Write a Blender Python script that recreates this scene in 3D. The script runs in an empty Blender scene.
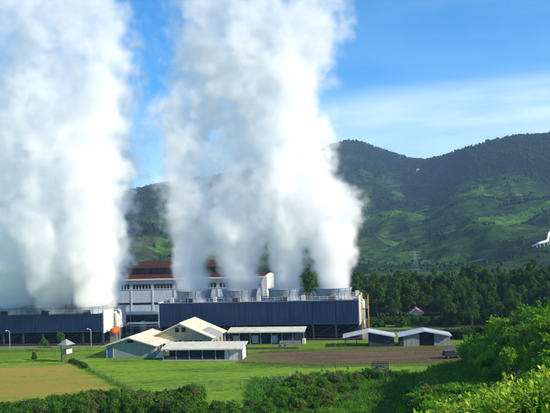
import bpy, math, random
import numpy as np
from mathutils import Vector, Matrix, noise as mnoise

C = bpy.context.scene
COL = C.collection
R = math.radians
PI = math.pi
random.seed(7)
rng = np.random.default_rng(7)

# ------------------------------------------------------------------ camera
EYE = 27.4
FPX = 755.0                      # focal length in pixels of a 550 px wide picture
PITCH, ROLL = math.atan(33.5 / FPX), R(-1.8)
CAM_ROT = Matrix.Rotation(PI / 2 + PITCH, 3, 'X') @ Matrix.Rotation(ROLL, 3, 'Z')
cam_d = bpy.data.cameras.new('camera')
cam = bpy.data.objects.new('camera', cam_d)
COL.objects.link(cam)
cam.location = (0, 0, EYE)
cam.rotation_euler = CAM_ROT.to_euler()
cam_d.sensor_width = 36.0
cam_d.lens = 36.0 * FPX / 550.0
cam_d.clip_start = 0.5
cam_d.clip_end = 30000
C.camera = cam

# ------------------------------------------------------------------ sky and sun
SUN_AZ, SUN_EL = R(112), R(29)    # azimuth clockwise from the view axis (+Y)
SUN = Vector((math.sin(SUN_AZ) * math.cos(SUN_EL), math.cos(SUN_AZ) * math.cos(SUN_EL), math.sin(SUN_EL)))
W = bpy.data.worlds.new('World')
C.world = W
W.use_nodes = True
wn, wl = W.node_tree.nodes, W.node_tree.links
wn.clear()
w_out = wn.new('ShaderNodeOutputWorld')
w_bg = wn.new('ShaderNodeBackground')
w_bg.inputs['Strength'].default_value = 0.135
sky = wn.new('ShaderNodeTexSky')
sky.sky_type = 'NISHITA'
sky.sun_disc = False
sky.sun_elevation = SUN_EL
sky.sun_rotation = SUN_AZ
sky.altitude = 1700
sky.air_density = 1.0
sky.dust_density = 0.6
sky.ozone_density = 2.0
hs = wn.new('ShaderNodeHueSaturation')
hs.inputs['Saturation'].default_value = 1.6
hs.inputs['Value'].default_value = 1.0
wl.new(sky.outputs[0], hs.inputs['Color'])
# thin stretched cirrus, low in the sky
tc = wn.new('ShaderNodeTexCoord')
mp = wn.new('ShaderNodeMapping')
mp.inputs['Scale'].default_value = (2.2, 2.2, 15.0)
mp.inputs['Rotation'].default_value = (0, R(-3), 0)
wl.new(tc.outputs['Generated'], mp.inputs['Vector'])
nz = wn.new('ShaderNodeTexNoise')
nz.inputs['Scale'].default_value = 1.5
nz.inputs['Detail'].default_value = 6
nz.inputs['Roughness'].default_value = 0.55
wl.new(mp.outputs[0], nz.inputs['Vector'])
sep = wn.new('ShaderNodeSeparateXYZ')
wl.new(tc.outputs['Generated'], sep.inputs[0])
band = wn.new('ShaderNodeValToRGB')         # by height above the horizon
cr = band.color_ramp
cr.elements[0].position = 0.0; cr.elements[0].color = (0.9,) * 3 + (1,)
cr.elements[1].position = 0.34; cr.elements[1].color = (0.10,) * 3 + (1,)
e = cr.elements.new(0.165); e.color = (0.95,) * 3 + (1,)
e = cr.elements.new(0.20); e.color = (0.16,) * 3 + (1,)
wl.new(sep.outputs['Z'], band.inputs[0])
nr = wn.new('ShaderNodeMapRange')
nr.inputs['From Min'].default_value = 0.18
nr.inputs['From Max'].default_value = 0.70
wl.new(nz.outputs['Fac'], nr.inputs['Value'])
# more cloud towards the right (the sun's side)
rt = wn.new('ShaderNodeMapRange')
rt.inputs['From Min'].default_value = -0.15
rt.inputs['From Max'].default_value = 0.30
rt.inputs['To Min'].default_value = 0.25
wl.new(sep.outputs['X'], rt.inputs['Value'])
m1 = wn.new('ShaderNodeMath'); m1.operation = 'MULTIPLY'
wl.new(nr.outputs[0], m1.inputs[0]); wl.new(band.outputs[0], m1.inputs[1])
m2 = wn.new('ShaderNodeMath'); m2.operation = 'MULTIPLY'
wl.new(m1.outputs[0], m2.inputs[0]); wl.new(rt.outputs[0], m2.inputs[1])
mixc = wn.new('ShaderNodeMix'); mixc.data_type = 'RGBA'
wl.new(m2.outputs[0], mixc.inputs['Factor'])
wl.new(hs.outputs[0], mixc.inputs[6])
mixc.inputs[7].default_value = (6.2, 7.0, 7.8, 1)
wl.new(mixc.outputs[2], w_bg.inputs['Color'])
wl.new(w_bg.outputs[0], w_out.inputs['Surface'])

sl = bpy.data.lights.new('sun', 'SUN')
sl.energy = 5.0
sl.angle = R(0.5)
sl.color = (1.0, 0.90, 0.72)
sun = bpy.data.objects.new('sun', sl)
COL.objects.link(sun)
sun.location = (120, 60, 150)
sun.rotation_euler = SUN.to_track_quat('Z', 'Y').to_euler()

C.view_settings.view_transform = 'Standard'
C.view_settings.look = 'None'
C.view_settings.gamma = 1
C.view_settings.exposure = 0.60
C.view_settings.use_curve_mapping = False
C.render.engine = 'CYCLES'
cy = C.cycles
cy.max_bounces = 52
cy.diffuse_bounces = 3
cy.glossy_bounces = 2
cy.transmission_bounces = 4
cy.transparent_max_bounces = 256
cy.volume_bounces = 48
cy.volume_step_rate = 3.0
cy.volume_max_steps = 512
cy.use_denoising = True
cy.use_adaptive_sampling = True
cy.adaptive_threshold = 0.04
cy.adaptive_min_samples = 16
cy.sample_clamp_indirect = 10


# ------------------------------------------------------------------ helpers
def tag(o, label=None, cat=None, group=None, kind=None):
    if label: o['label'] = label
    if cat: o['category'] = cat
    if group: o['group'] = group
    if kind: o['kind'] = kind
    return o


def empty(name, loc, rz=0.0, label=None, cat=None, group=None):
    o = bpy.data.objects.new(name, None)
    o.empty_display_size = 0.5
    COL.objects.link(o)
    o.location = loc
    o.rotation_euler = (0, 0, rz)
    return tag(o, label, cat, group)


def fb(x, y, z=0.0, oct=4):
    return mnoise.fractal(Vector((x, y, z)), 0.6, 2.0, oct)


class MB:
    """collects shapes, then links them as ONE mesh object"""
    def __init__(s):
        s.v, s.f, s.m, s.mats, s.sm = [], [], [], [], []
    def mi(s, mat):
        if mat not in s.mats: s.mats.append(mat)
        return s.mats.index(mat)
    def poly(s, pts, mat, smooth=False):
        b = len(s.v); s.v += [tuple(p) for p in pts]
        s.f.append(tuple(range(b, b + len(pts)))); s.m.append(s.mi(mat)); s.sm.append(smooth)
        return s
    def hexa(s, p, mat):
        """8 points: bottom ring 0-3 then top ring 4-7, counter-clockwise from above"""
        b = len(s.v); s.v += [tuple(q) for q in p]; k = s.mi(mat)
        for f in ((3, 2, 1, 0), (4, 5, 6, 7), (0, 1, 5, 4), (1, 2, 6, 5), (2, 3, 7, 6), (3, 0, 4, 7)):
            s.f.append(tuple(b + i for i in f)); s.m.append(k); s.sm.append(False)
        return s
    def box(s, x0, x1, y0, y1, z0, z1, mat):
        return s.hexa([(x0, y0, z0), (x1, y0, z0), (x1, y1, z0), (x0, y1, z0),
                       (x0, y0, z1), (x1, y0, z1), (x1, y1, z1), (x0, y1, z1)], mat)
    def slab(s, a, b, c, d, t, mat):
        """a four-cornered sheet with thickness t downwards (a b c d counter-clockwise from above)"""
        lo = [(p[0], p[1], p[2] - t) for p in (a, b, c, d)]
        return s.hexa(lo + [a, b, c, d], mat)
    def tube(s, pts, r, mat, n=8, cap=True):
        pts = [Vector(p) for p in pts]
        rr = r if isinstance(r, (list, tuple)) else [r] * len(pts)
        b = len(s.v); k = s.mi(mat)
        for i, p in enumerate(pts):
            if i == 0: t = pts[1] - pts[0]
            elif i == len(pts) - 1: t = pts[-1] - pts[-2]
            else: t = (pts[i + 1] - pts[i]).normalized() + (pts[i] - pts[i - 1]).normalized()
            t.normalize()
            u = t.cross(Vector((0, 0, 1))) if abs(t.z) < 0.95 else t.cross(Vector((1, 0, 0)))
            u.normalize(); w = t.cross(u)
            for j in range(n):
                a = 2 * PI * j / n
                s.v.append(tuple(p + (u * math.cos(a) + w * math.sin(a)) * rr[i]))
        for i in range(len(pts) - 1):
            for j in range(n):
                j2 = (j + 1) % n
                s.f.append((b + i * n + j, b + i * n + j2, b + (i + 1) * n + j2, b + (i + 1) * n + j))
                s.m.append(k); s.sm.append(True)
        if cap:
            s.f.append(tuple(b + j for j in reversed(range(n)))); s.m.append(k); s.sm.append(False)
            e0 = b + (len(pts) - 1) * n
            s.f.append(tuple(e0 + j for j in range(n))); s.m.append(k); s.sm.append(False)
        return s
    def lathe(s, prof, c, mat, n=32, axis='z', close=False):
        """prof: (radius, height) pairs turned round c"""
        b = len(s.v); k = s.mi(mat)
        for (r, h) in prof:
            for j in range(n):
                a = 2 * PI * j / n
                if axis == 'z': s.v.append((c[0] + r * math.cos(a), c[1] + r * math.sin(a), c[2] + h))
                elif axis == 'y': s.v.append((c[0] + r * math.cos(a), c[1] + h, c[2] - r * math.sin(a)))
                else: s.v.append((c[0] + h, c[1] + r * math.cos(a), c[2] + r * math.sin(a)))
        for i in range(len(prof) - 1):
            for j in range(n):
                j2 = (j + 1) % n
                s.f.append((b + i * n + j, b + i * n + j2, b + (i + 1) * n + j2, b + (i + 1) * n + j))
                s.m.append(k); s.sm.append(True)
        return s
    def mesh(s, name):
        me = bpy.data.meshes.new(name)
        me.from_pydata(s.v, [], s.f)
        for mt in s.mats: me.materials.append(mt)
        me.polygons.foreach_set('material_index', s.m)
        me.polygons.foreach_set('use_smooth', s.sm)
        me.update()
        return me
    def build(s, name, parent=None):
        o = bpy.data.objects.new(name, s.mesh(name))
        COL.objects.link(o)
        if parent: o.parent = parent
        return o


def copy_tree(o, parent=None):
    c = o.copy(); COL.objects.link(c)
    if parent: c.parent = parent
    for ch in o.children: copy_tree(ch, c)
    return c


def np_mesh(name, V, F, mat, smooth=False, attr=None):
    """fast mesh from numpy arrays; F is (n, 3 or 4)"""
    me = bpy.data.meshes.new(name)
    nv, nf, k = len(V), len(F), F.shape[1]
    me.vertices.add(nv); me.vertices.foreach_set('co', np.asarray(V, dtype=np.float32).ravel())
    me.loops.add(nf * k); me.loops.foreach_set('vertex_index', np.asarray(F, dtype=np.int32).ravel())
    me.polygons.add(nf)
    me.polygons.foreach_set('loop_start', np.arange(0, nf * k, k, dtype=np.int32))
    me.polygons.foreach_set('use_smooth', np.full(nf, smooth, dtype=bool))
    if mat: me.materials.append(mat)
    if attr:
        for an, av in attr.items():
            a = me.attributes.new(an, 'FLOAT', 'POINT')
            a.data.foreach_set('value', np.asarray(av, dtype=np.float32))
    me.update(calc_edges=True)
    me.validate()
    return me


def np_obj(name, me, parent=None):
    o = bpy.data.objects.new(name, me); COL.objects.link(o)
    if parent: o.parent = parent
    return o


# ------------------------------------------------------------------ materials
def new_mat(name):
    m = bpy.data.materials.new(name); m.use_nodes = True
    n, l = m.node_tree.nodes, m.node_tree.links
    return m, n, l, n['Principled BSDF']


def mat(name, col, rough=0.6, var=0.12, scale=0.6, metal=0.0, streak=0.0, rib=None, dirt=None, spec=0.3):
    """painted or bare surface with uneven tone, weather streaks and optional ribs (axis, pitch, depth)"""
    m, n, l, p = new_mat(name)
    p.inputs['Roughness'].default_value = rough
    p.inputs['Metallic'].default_value = metal
    p.inputs['Specular IOR Level'].default_value = spec
    tc = n.new('ShaderNodeTexCoord')
    nz = n.new('ShaderNodeTexNoise'); nz.inputs['Scale'].default_value = scale
    nz.inputs['Detail'].default_value = 5; nz.inputs['Roughness'].default_value = 0.65
    l.new(tc.outputs['Object'], nz.inputs['Vector'])
    ramp = n.new('ShaderNodeMapRange')
    ramp.inputs['From Min'].default_value = 0.25; ramp.inputs['From Max'].default_value = 0.75
    ramp.inputs['To Min'].default_value = 1 - var; ramp.inputs['To Max'].default_value = 1 + var
    l.new(nz.outputs['Fac'], ramp.inputs['Value'])
    fac = ramp.outputs[0]
    if streak:
        mp = n.new('ShaderNodeMapping'); mp.inputs['Scale'].default_value = (1.3, 1.3, 0.10)
        l.new(tc.outputs['Object'], mp.inputs['Vector'])
        n2 = n.new('ShaderNodeTexNoise'); n2.inputs['Scale'].default_value = 1.6; n2.inputs['Detail'].default_value = 4
        l.new(mp.outputs[0], n2.inputs['Vector'])
        r2 = n.new('ShaderNodeMapRange'); r2.inputs['From Min'].default_value = 0.35; r2.inputs['From Max'].default_value = 0.7
        r2.inputs['To Min'].default_value = 1.0; r2.inputs['To Max'].default_value = 1 - streak
        l.new(n2.outputs['Fac'], r2.inputs['Value'])
        mu = n.new('ShaderNodeMath'); mu.operation = 'MULTIPLY'
        l.new(fac, mu.inputs[0]); l.new(r2.outputs[0], mu.inputs[1]); fac = mu.outputs[0]
    base = n.new('ShaderNodeMix'); base.data_type = 'RGBA'; base.blend_type = 'MULTIPLY'
    base.inputs['Factor'].default_value = 1
    base.inputs[6].default_value = (*col, 1)
    cmb = n.new('ShaderNodeCombineColor')
    for i in range(3): l.new(fac, cmb.inputs[i])
    l.new(cmb.outputs[0], base.inputs[7])
    out = base.outputs[2]
    if dirt:
        n3 = n.new('ShaderNodeTexNoise'); n3.inputs['Scale'].default_value = scale * 2.3; n3.inputs['Detail'].default_value = 7
        l.new(tc.outputs['Object'], n3.inputs['Vector'])
        r3 = n.new('ShaderNodeMapRange'); r3.inputs['From Min'].default_value = 0.52; r3.inputs['From Max'].default_value = 0.72
        r3.inputs['To Max'].default_value = 0.7
        l.new(n3.outputs['Fac'], r3.inputs['Value'])
        mx = n.new('ShaderNodeMix'); mx.data_type = 'RGBA'
        l.new(r3.outputs[0], mx.inputs['Factor']); l.new(out, mx.inputs[6]); mx.inputs[7].default_value = (*dirt, 1)
        out = mx.outputs[2]
    l.new(out, p.inputs['Base Color'])
    if rib:
        ax, pitch, depth = rib
        sp = n.new('ShaderNodeSeparateXYZ'); l.new(tc.outputs['Object'], sp.inputs[0])
        a = n.new('ShaderNodeMath'); a.operation = 'MULTIPLY'; a.inputs[1].default_value = 2 * PI / pitch
        l.new(sp.outputs['XYZ'.index(ax.upper())], a.inputs[0])
        b = n.new('ShaderNodeMath'); b.operation = 'SINE'; l.new(a.outputs[0], b.inputs[0])
        bp = n.new('ShaderNodeBump'); bp.inputs['Distance'].default_value = depth; bp.inputs['Strength'].default_value = 0.6
        l.new(b.outputs[0], bp.inputs['Height']); l.new(bp.outputs[0], p.inputs['Normal'])
    return m


def leaf_mat(name, dark, light, trans=0.35, rough=0.6, scale=0.35, yellow=None, spec=0.08):
    """leaves: colour differs leaf to leaf and plant to plant, some light passes through"""
    m, n, l, p = new_mat(name)
    oi = n.new('ShaderNodeObjectInfo')
    geo = n.new('ShaderNodeNewGeometry')
    tc = n.new('ShaderNodeTexCoord')
    nz = n.new('ShaderNodeTexNoise'); nz.inputs['Scale'].default_value = scale; nz.inputs['Detail'].default_value = 3
    l.new(geo.outputs['Position'], nz.inputs['Vector'])
    a = n.new('ShaderNodeMath'); a.operation = 'MULTIPLY_ADD'
    a.inputs[1].default_value = 0.35
    l.new(geo.outputs['Random Per Island'], a.inputs[0]); 
    r = n.new('ShaderNodeMapRange'); r.inputs['From Min'].default_value = 0.3; r.inputs['From Max'].default_value = 0.7
    r.inputs['To Min'].default_value = 0.0; r.inputs['To Max'].default_value = 0.45
    l.new(nz.outputs['Fac'], r.inputs['Value']); l.new(r.outputs[0], a.inputs[2])
    b = n.new('ShaderNodeMath'); b.operation = 'MULTIPLY_ADD'; b.inputs[1].default_value = 0.25
    l.new(oi.outputs['Random'], b.inputs[0]); l.new(a.outputs[0], b.inputs[2])
    mx = n.new('ShaderNodeMix'); mx.data_type = 'RGBA'
    l.new(b.outputs[0], mx.inputs['Factor'])
    mx.inputs[6].default_value = (*dark, 1); mx.inputs[7].default_value = (*light, 1)
    out = mx.outputs[2]
    if yellow:
        st = n.new('ShaderNodeMath'); st.operation = 'GREATER_THAN'; st.inputs[1].default_value = yellow[1]
        l.new(geo.outputs['Random Per Island'], st.inputs[0])
        m2 = n.new('ShaderNodeMix'); m2.data_type = 'RGBA'
        l.new(st.outputs[0], m2.inputs['Factor']); l.new(out, m2.inputs[6]); m2.inputs[7].default_value = (*yellow[0], 1)
        out = m2.outputs[2]
    l.new(out, p.inputs['Base Color'])
    p.inputs['Roughness'].default_value = rough
    p.inputs['Specular IOR Level'].default_value = spec
    tr = n.new('ShaderNodeBsdfTranslucent')
    gm = n.new('ShaderNodeMix'); gm.data_type = 'RGBA'; gm.blend_type = 'MULTIPLY'; gm.inputs['Factor'].default_value = 1
    l.new(out, gm.inputs[6]); gm.inputs[7].default_value = (1.5, 1.6, 0.7, 1)
    l.new(gm.outputs[2], tr.inputs['Color'])
    ms = n.new('ShaderNodeMixShader'); ms.inputs[0].default_value = trans
    l.new(p.outputs[0], ms.inputs[1]); l.new(tr.outputs[0], ms.inputs[2])
    l.new(ms.outputs[0], n['Material Output'].inputs['Surface'])
    return m


def ground_mat(name, cols, scale=0.05, fine=1.2, bump=0.15, pos=(0.32, 0.45, 0.56, 0.68), stretch=(1, 1, 1), rot=0.0, rough=0.95):
    """soil and grass: four tones mixed by two sizes of noise, rough relief"""
    m, n, l, p = new_mat(name)
    geo = n.new('ShaderNodeNewGeometry')
    mp = n.new('ShaderNodeMapping'); mp.inputs['Scale'].default_value = stretch; mp.inputs['Rotation'].default_value = (0, 0, rot)
    l.new(geo.outputs['Position'], mp.inputs['Vector'])
    a = n.new('ShaderNodeTexNoise'); a.inputs['Scale'].default_value = scale; a.inputs['Detail'].default_value = 8
    a.inputs['Roughness'].default_value = 0.62; a.inputs['Distortion'].default_value = 0.6
    l.new(mp.outputs[0], a.inputs['Vector'])
    b = n.new('ShaderNodeTexNoise'); b.inputs['Scale'].default_value = fine; b.inputs['Detail'].default_value = 6
    b.inputs['Roughness'].default_value = 0.7
    l.new(geo.outputs['Position'], b.inputs['Vector'])
    mm = n.new('ShaderNodeMath'); mm.operation = 'MULTIPLY_ADD'; mm.inputs[1].default_value = 0.5
    l.new(b.outputs['Fac'], mm.inputs[0])
    m3 = n.new('ShaderNodeMath'); m3.operation = 'MULTIPLY'; m3.inputs[1].default_value = 0.5
    l.new(a.outputs['Fac'], m3.inputs[0]); l.new(m3.outputs[0], mm.inputs[2])
    rp = n.new('ShaderNodeValToRGB'); els = rp.color_ramp.elements
    els[0].position = pos[0]; els[0].color = (*cols[0], 1)
    els[1].position = pos[3]; els[1].color = (*cols[3], 1)
    for i in (1, 2):
        e = els.new(pos[i]); e.color = (*cols[i], 1)
    l.new(mm.outputs[0], rp.inputs[0]); l.new(rp.outputs[0], p.inputs['Base Color'])
    p.inputs['Roughness'].default_value = rough; p.inputs['Specular IOR Level'].default_value = 0.1
    bp = n.new('ShaderNodeBump'); bp.inputs['Distance'].default_value = bump; bp.inputs['Strength'].default_value = 0.8
    l.new(b.outputs['Fac'], bp.inputs['Height']); l.new(bp.outputs[0], p.inputs['Normal'])
    return m


M = {}
M['blue'] = mat('blue_cladding', (0.016, 0.039, 0.104), 0.5, 0.18, 0.25, streak=0.5, rib=('x', 0.45, 0.005))
M['bluetrim'] = mat('blue_trim', (0.026, 0.052, 0.115), 0.5, 0.1, 0.5)
M['white'] = mat('white_cladding', (0.76, 0.74, 0.66), 0.55, 0.10, 0.5, streak=0.22, dirt=(0.45, 0.40, 0.30))
M['stack'] = mat('stack_shell', (0.29, 0.345, 0.42), 0.5, 0.14, 0.5, streak=0.3)
M['stackw'] = mat('pale_stack_shell', (0.40, 0.45, 0.52), 0.5, 0.12, 0.5, streak=0.25)
M['conc'] = mat('concrete', (0.30, 0.30, 0.28), 0.85, 0.2, 0.6, streak=0.3)
M['darkconc'] = mat('dark_concrete', (0.045, 0.047, 0.05), 0.9, 0.25, 0.6, streak=0.4)  # much darker concrete, for the open bases of the towers
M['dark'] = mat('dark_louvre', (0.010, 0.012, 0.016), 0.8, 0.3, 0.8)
M['steel'] = mat('grey_steel', (0.30, 0.31, 0.32), 0.45, 0.15, 1.0, metal=0.3)
M['pipe'] = mat('pale_pipe', (0.62, 0.62, 0.60), 0.4, 0.12, 0.8, dirt=(0.35, 0.30, 0.24))
M['orange'] = mat('rust_orange_paint', (0.44, 0.10, 0.024), 0.6, 0.2, 1.2, dirt=(0.30, 0.09, 0.04))
M['yellow'] = mat('ochre_paint', (0.55, 0.30, 0.05), 0.5, 0.15, 1.0)
M['hallwall'] = mat('pale_blue_wall', (0.60, 0.65, 0.73), 0.7, 0.08, 0.2, streak=0.18)
M['hallpil'] = mat('wall_pilaster', (0.62, 0.66, 0.72), 0.7, 0.08, 0.4, streak=0.2)
M['maroon'] = mat('maroon_roof', (0.068, 0.020, 0.016), 0.65, 0.18, 0.3, streak=0.3, rib=('x', 0.9, 0.02))
M['fascia'] = mat('pale_fascia', (0.72, 0.58, 0.52), 0.6, 0.1, 0.5)
M['glass'] = mat('dark_glazing', (0.02, 0.028, 0.035), 0.15, 0.2, 0.8, spec=0.6)
M['cream'] = mat('cream_roof', (0.66, 0.60, 0.46), 0.6, 0.20, 0.35, dirt=(0.42, 0.36, 0.26), rib=('y', 0.45, 0.018))
M['creamx'] = mat('cream_shed_roof', (0.62, 0.58, 0.48), 0.6, 0.12, 0.35, dirt=(0.40, 0.35, 0.27), rib=('x', 0.45, 0.018))
M['greyroof'] = mat('grey_roof_sheet', (0.28, 0.30, 0.30), 0.55, 0.15, 0.5, rib=('y', 0.45, 0.04))
M['paleroof'] = mat('pale_metal_roof', (0.48, 0.50, 0.54), 0.45, 0.15, 0.5, rib=('y', 0.45, 0.018), dirt=(0.30, 0.28, 0.26))
M['green_wall'] = mat('grey_green_wall', (0.29, 0.34, 0.30), 0.8, 0.1, 0.5, streak=0.2)
M['olive_wall'] = mat('olive_grey_wall', (0.42, 0.40, 0.27), 0.8, 0.1, 0.5, streak=0.2)
M['plaster'] = mat('white_plaster', (0.70, 0.68, 0.62), 0.85, 0.1, 0.5, streak=0.3, dirt=(0.45, 0.40, 0.32))
M['bluedoor'] = mat('blue_door_paint', (0.05, 0.12, 0.28), 0.5, 0.1, 0.8)
M['shadeplaster'] = mat('shaded_plaster', (0.30, 0.31, 0.30), 0.85, 0.12, 0.5, streak=0.35)  # white plaster darkened: the shade on the hut fronts is in the colour
M['darkwall'] = mat('dark_blue_board', (0.03, 0.035, 0.06), 0.75, 0.2, 0.8)
M['wood'] = mat('weathered_wood', (0.14, 0.10, 0.07), 0.85, 0.25, 1.5)
M['bark'] = mat('bark', (0.10, 0.075, 0.05), 0.95, 0.3, 2.0)
M['post'] = mat('pale_post', (0.42, 0.40, 0.36), 0.8, 0.2, 2.0)
M['black'] = mat('black_rubber', (0.012, 0.012, 0.013), 0.7, 0.2, 3.0)
M['carblue'] = mat('dark_car_paint', (0.025, 0.03, 0.04), 0.25, 0.1, 2.0, spec=0.5)
M['truckgrey'] = mat('dark_lorry_paint', (0.07, 0.07, 0.08), 0.45, 0.2, 2.0)
M['redroof'] = mat('red_tile_roof', (0.42, 0.13, 0.09), 0.7, 0.15, 0.8)
M['whitepipe'] = mat('white_pipe_shell', (0.80, 0.80, 0.80), 0.4, 0.05, 0.5)

M['tree_leaf'] = leaf_mat('wood_leaves', (0.010, 0.032, 0.005), (0.082, 0.165, 0.015), 0.3)
M['hedge_leaf'] = leaf_mat('hedge_leaves', (0.016, 0.055, 0.008), (0.095, 0.23, 0.018), 0.36)
M['hill_leaf'] = leaf_mat('hill_bush_leaves', (0.024, 0.085, 0.008), (0.17, 0.40, 0.024), 0.45)
M['mid_leaf'] = leaf_mat('mid_bush_leaves', (0.020, 0.070, 0.009), (0.11, 0.28, 0.022), 0.4)
M['fore_leaf'] = leaf_mat('broad_leaves', (0.075, 0.20, 0.012), (0.36, 0.52, 0.028), 0.45, 0.45, 0.5, yellow=((0.60, 0.60, 0.07), 0.73), spec=0.15)
M['weed_leaf'] = leaf_mat('weed_leaves', (0.035, 0.10, 0.018), (0.12, 0.25, 0.045), 0.35)
M['bright_leaf'] = leaf_mat('light_bush_leaves', (0.05, 0.13, 0.010), (0.25, 0.46, 0.03), 0.45)
M['olive_leaf'] = leaf_mat('olive_bush_leaves', (0.05, 0.08, 0.018), (0.17, 0.22, 0.05), 0.35)
M['flower'] = mat('dry_pink_flower', (0.30, 0.20, 0.18), 0.8, 0.3, 3.0)
M['grass_blade'] = leaf_mat('grass_blades', (0.030, 0.095, 0.010), (0.10, 0.26, 0.022), 0.35)
M['far_leaf'] = leaf_mat('far_crowns', (0.006, 0.017, 0.009), (0.017, 0.042, 0.015), 0.0, 0.9, 0.006)

# ------------------------------------------------------------------ terrain
PROF = [(-200, 30), (-60, 28), (0, 25.6), (12, 23.2), (25, 20.2), (45, 14.6), (80, 6.2), (102, 1.6), (118, 0.0), (9999, 0)]


def sstep(t):
    t = min(1.0, max(0.0, t)); return t * t * (3 - 2 * t)


def interp(tab, x):
    for (a, va), (b, vb) in zip(tab, tab[1:]):
        if x <= b:
            t = max(0.0, (x - a) / (b - a)); return va + (vb - va) * t
    return tab[-1][1]


def gauss(x, y, cx, cy_, sx, sy, rot=0.0):
    dx, dy = x - cx, y - cy_
    c, s = math.cos(rot), math.sin(rot)
    u, v = c * dx + s * dy, -s * dx + c * dy
    return math.exp(-0.5 * ((u / sx) ** 2 + (v / sy) ** 2))


def height(x, y):
    z = interp(PROF, y)
    side = sstep((x + 14) / 30)                   # the left flank falls away faster
    if y < 118:
        z -= (1 - side) * min(3.5, 0.06 * max(0, y)) * sstep((118 - y) / 30)
    z += 1.6 * sstep((x - 1) / 9) * sstep((70 - y) / 35) * sstep(y / 15)
    # a shoulder of higher ground on the right with a steep left bank, and the hill behind it
    xa = interp([(0, 3), (70, 10.5), (98, 16.5), (140, 26), (200, 34)], y) + 1.2 * fb(y * .06, 2.0, 7.7, 2)
    z += 4.4 * sstep((x - xa + 4.2) / 7.5) * sstep((150 - y) / 22) * sstep((y - 56) / 30)
    z += 6.5 * sstep((x - 24 - .10 * (y - 112)) / 24) * sstep((152 - y) / 26) * sstep((y - 72) / 34)
    k = sstep((150 - y) / 25)
    if y < 150:
        z += 0.45 * fb(x * 0.09, y * 0.09, 3.1) * k * sstep(y / 20) * (1 if x > 16 else sstep((124 - y) / 14))
    if y > 150: z *= sstep((172 - y) / 22) if z < 40 else 1
    return max(z, 0.0) if y > 100 else z


def axis(lo, hi, fine_lo, fine_hi, step, coarse):
    a = list(np.arange(lo, fine_lo, coarse)) + list(np.arange(fine_lo, fine_hi, step)) + list(np.arange(fine_hi, hi + coarse, coarse))
    return np.array(a)


def grid_mesh(name, xs, ys, zf, m, smooth=True):
    V = np.array([(x, y, zf(x, y)) for y in ys for x in xs])
    nx, ny = len(xs), len(ys)
    i = np.arange(nx * ny).reshape(ny, nx)
    F = np.stack([i[:-1, :-1], i[:-1, 1:], i[1:, 1:], i[1:, :-1]], -1).reshape(-1, 4)
    return np_mesh(name, V, F, m, smooth)


M['ground'] = ground_mat('meadow', [(0.040, 0.095, 0.010), (0.085, 0.17, 0.014), (0.135, 0.22, 0.018), (0.20, 0.20, 0.045)], 0.09, 0.9, stretch=(.4, 1.2, 1))
g = np_obj('ground', grid_mesh('ground', axis(-420, 420, -70, 80, 1.6, 20), axis(-120, 460, 0, 175, 1.6, 20), height, M['ground']))
tag(g, kind='structure')


def patch(name, pts, z, m, jit=0.8, seg=2.0, seed=0, label=None):
    """a flat sheet of ground with a ragged outline"""
    rnd = random.Random(seed)
    out = []
    for (a, b) in zip(pts, pts[1:] + pts[:1]):
        L = math.hypot(b[0] - a[0], b[1] - a[1]); n = max(2, int(L / seg))
        for i in range(n):
            t = i / n
            x, y = a[0] + (b[0] - a[0]) * t, a[1] + (b[1] - a[1]) * t
            d = jit * fb(x * 0.35, y * 0.35, seed, 3)
            ln = max(L, 1e-6)
            out.append((x - (b[1] - a[1]) / ln * d, y + (b[0] - a[0]) / ln * d, z))
    return tag(MB().poly(out, m).build(name), kind='structure')


M['gravel'] = ground_mat('pale_gravel', [(0.12, 0.12, 0.09), (0.17, 0.17, 0.13), (0.21, 0.20, 0.16), (0.12, 0.16, 0.06)], 0.1, 2.0, 0.06)
M['asphalt'] = ground_mat('asphalt', [(0.035, 0.036, 0.038), (0.045, 0.046, 0.048), (0.055, 0.056, 0.057), (0.07, 0.068, 0.064)], 0.15, 3.0, 0.02)
M['woodfloor'] = ground_mat('wood_floor_soil', [(0.015, 0.025, 0.008), (0.03, 0.045, 0.015), (0.05, 0.06, 0.02), (0.06, 0.05, 0.03)], 0.08, 1.5, 0.2)



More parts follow.
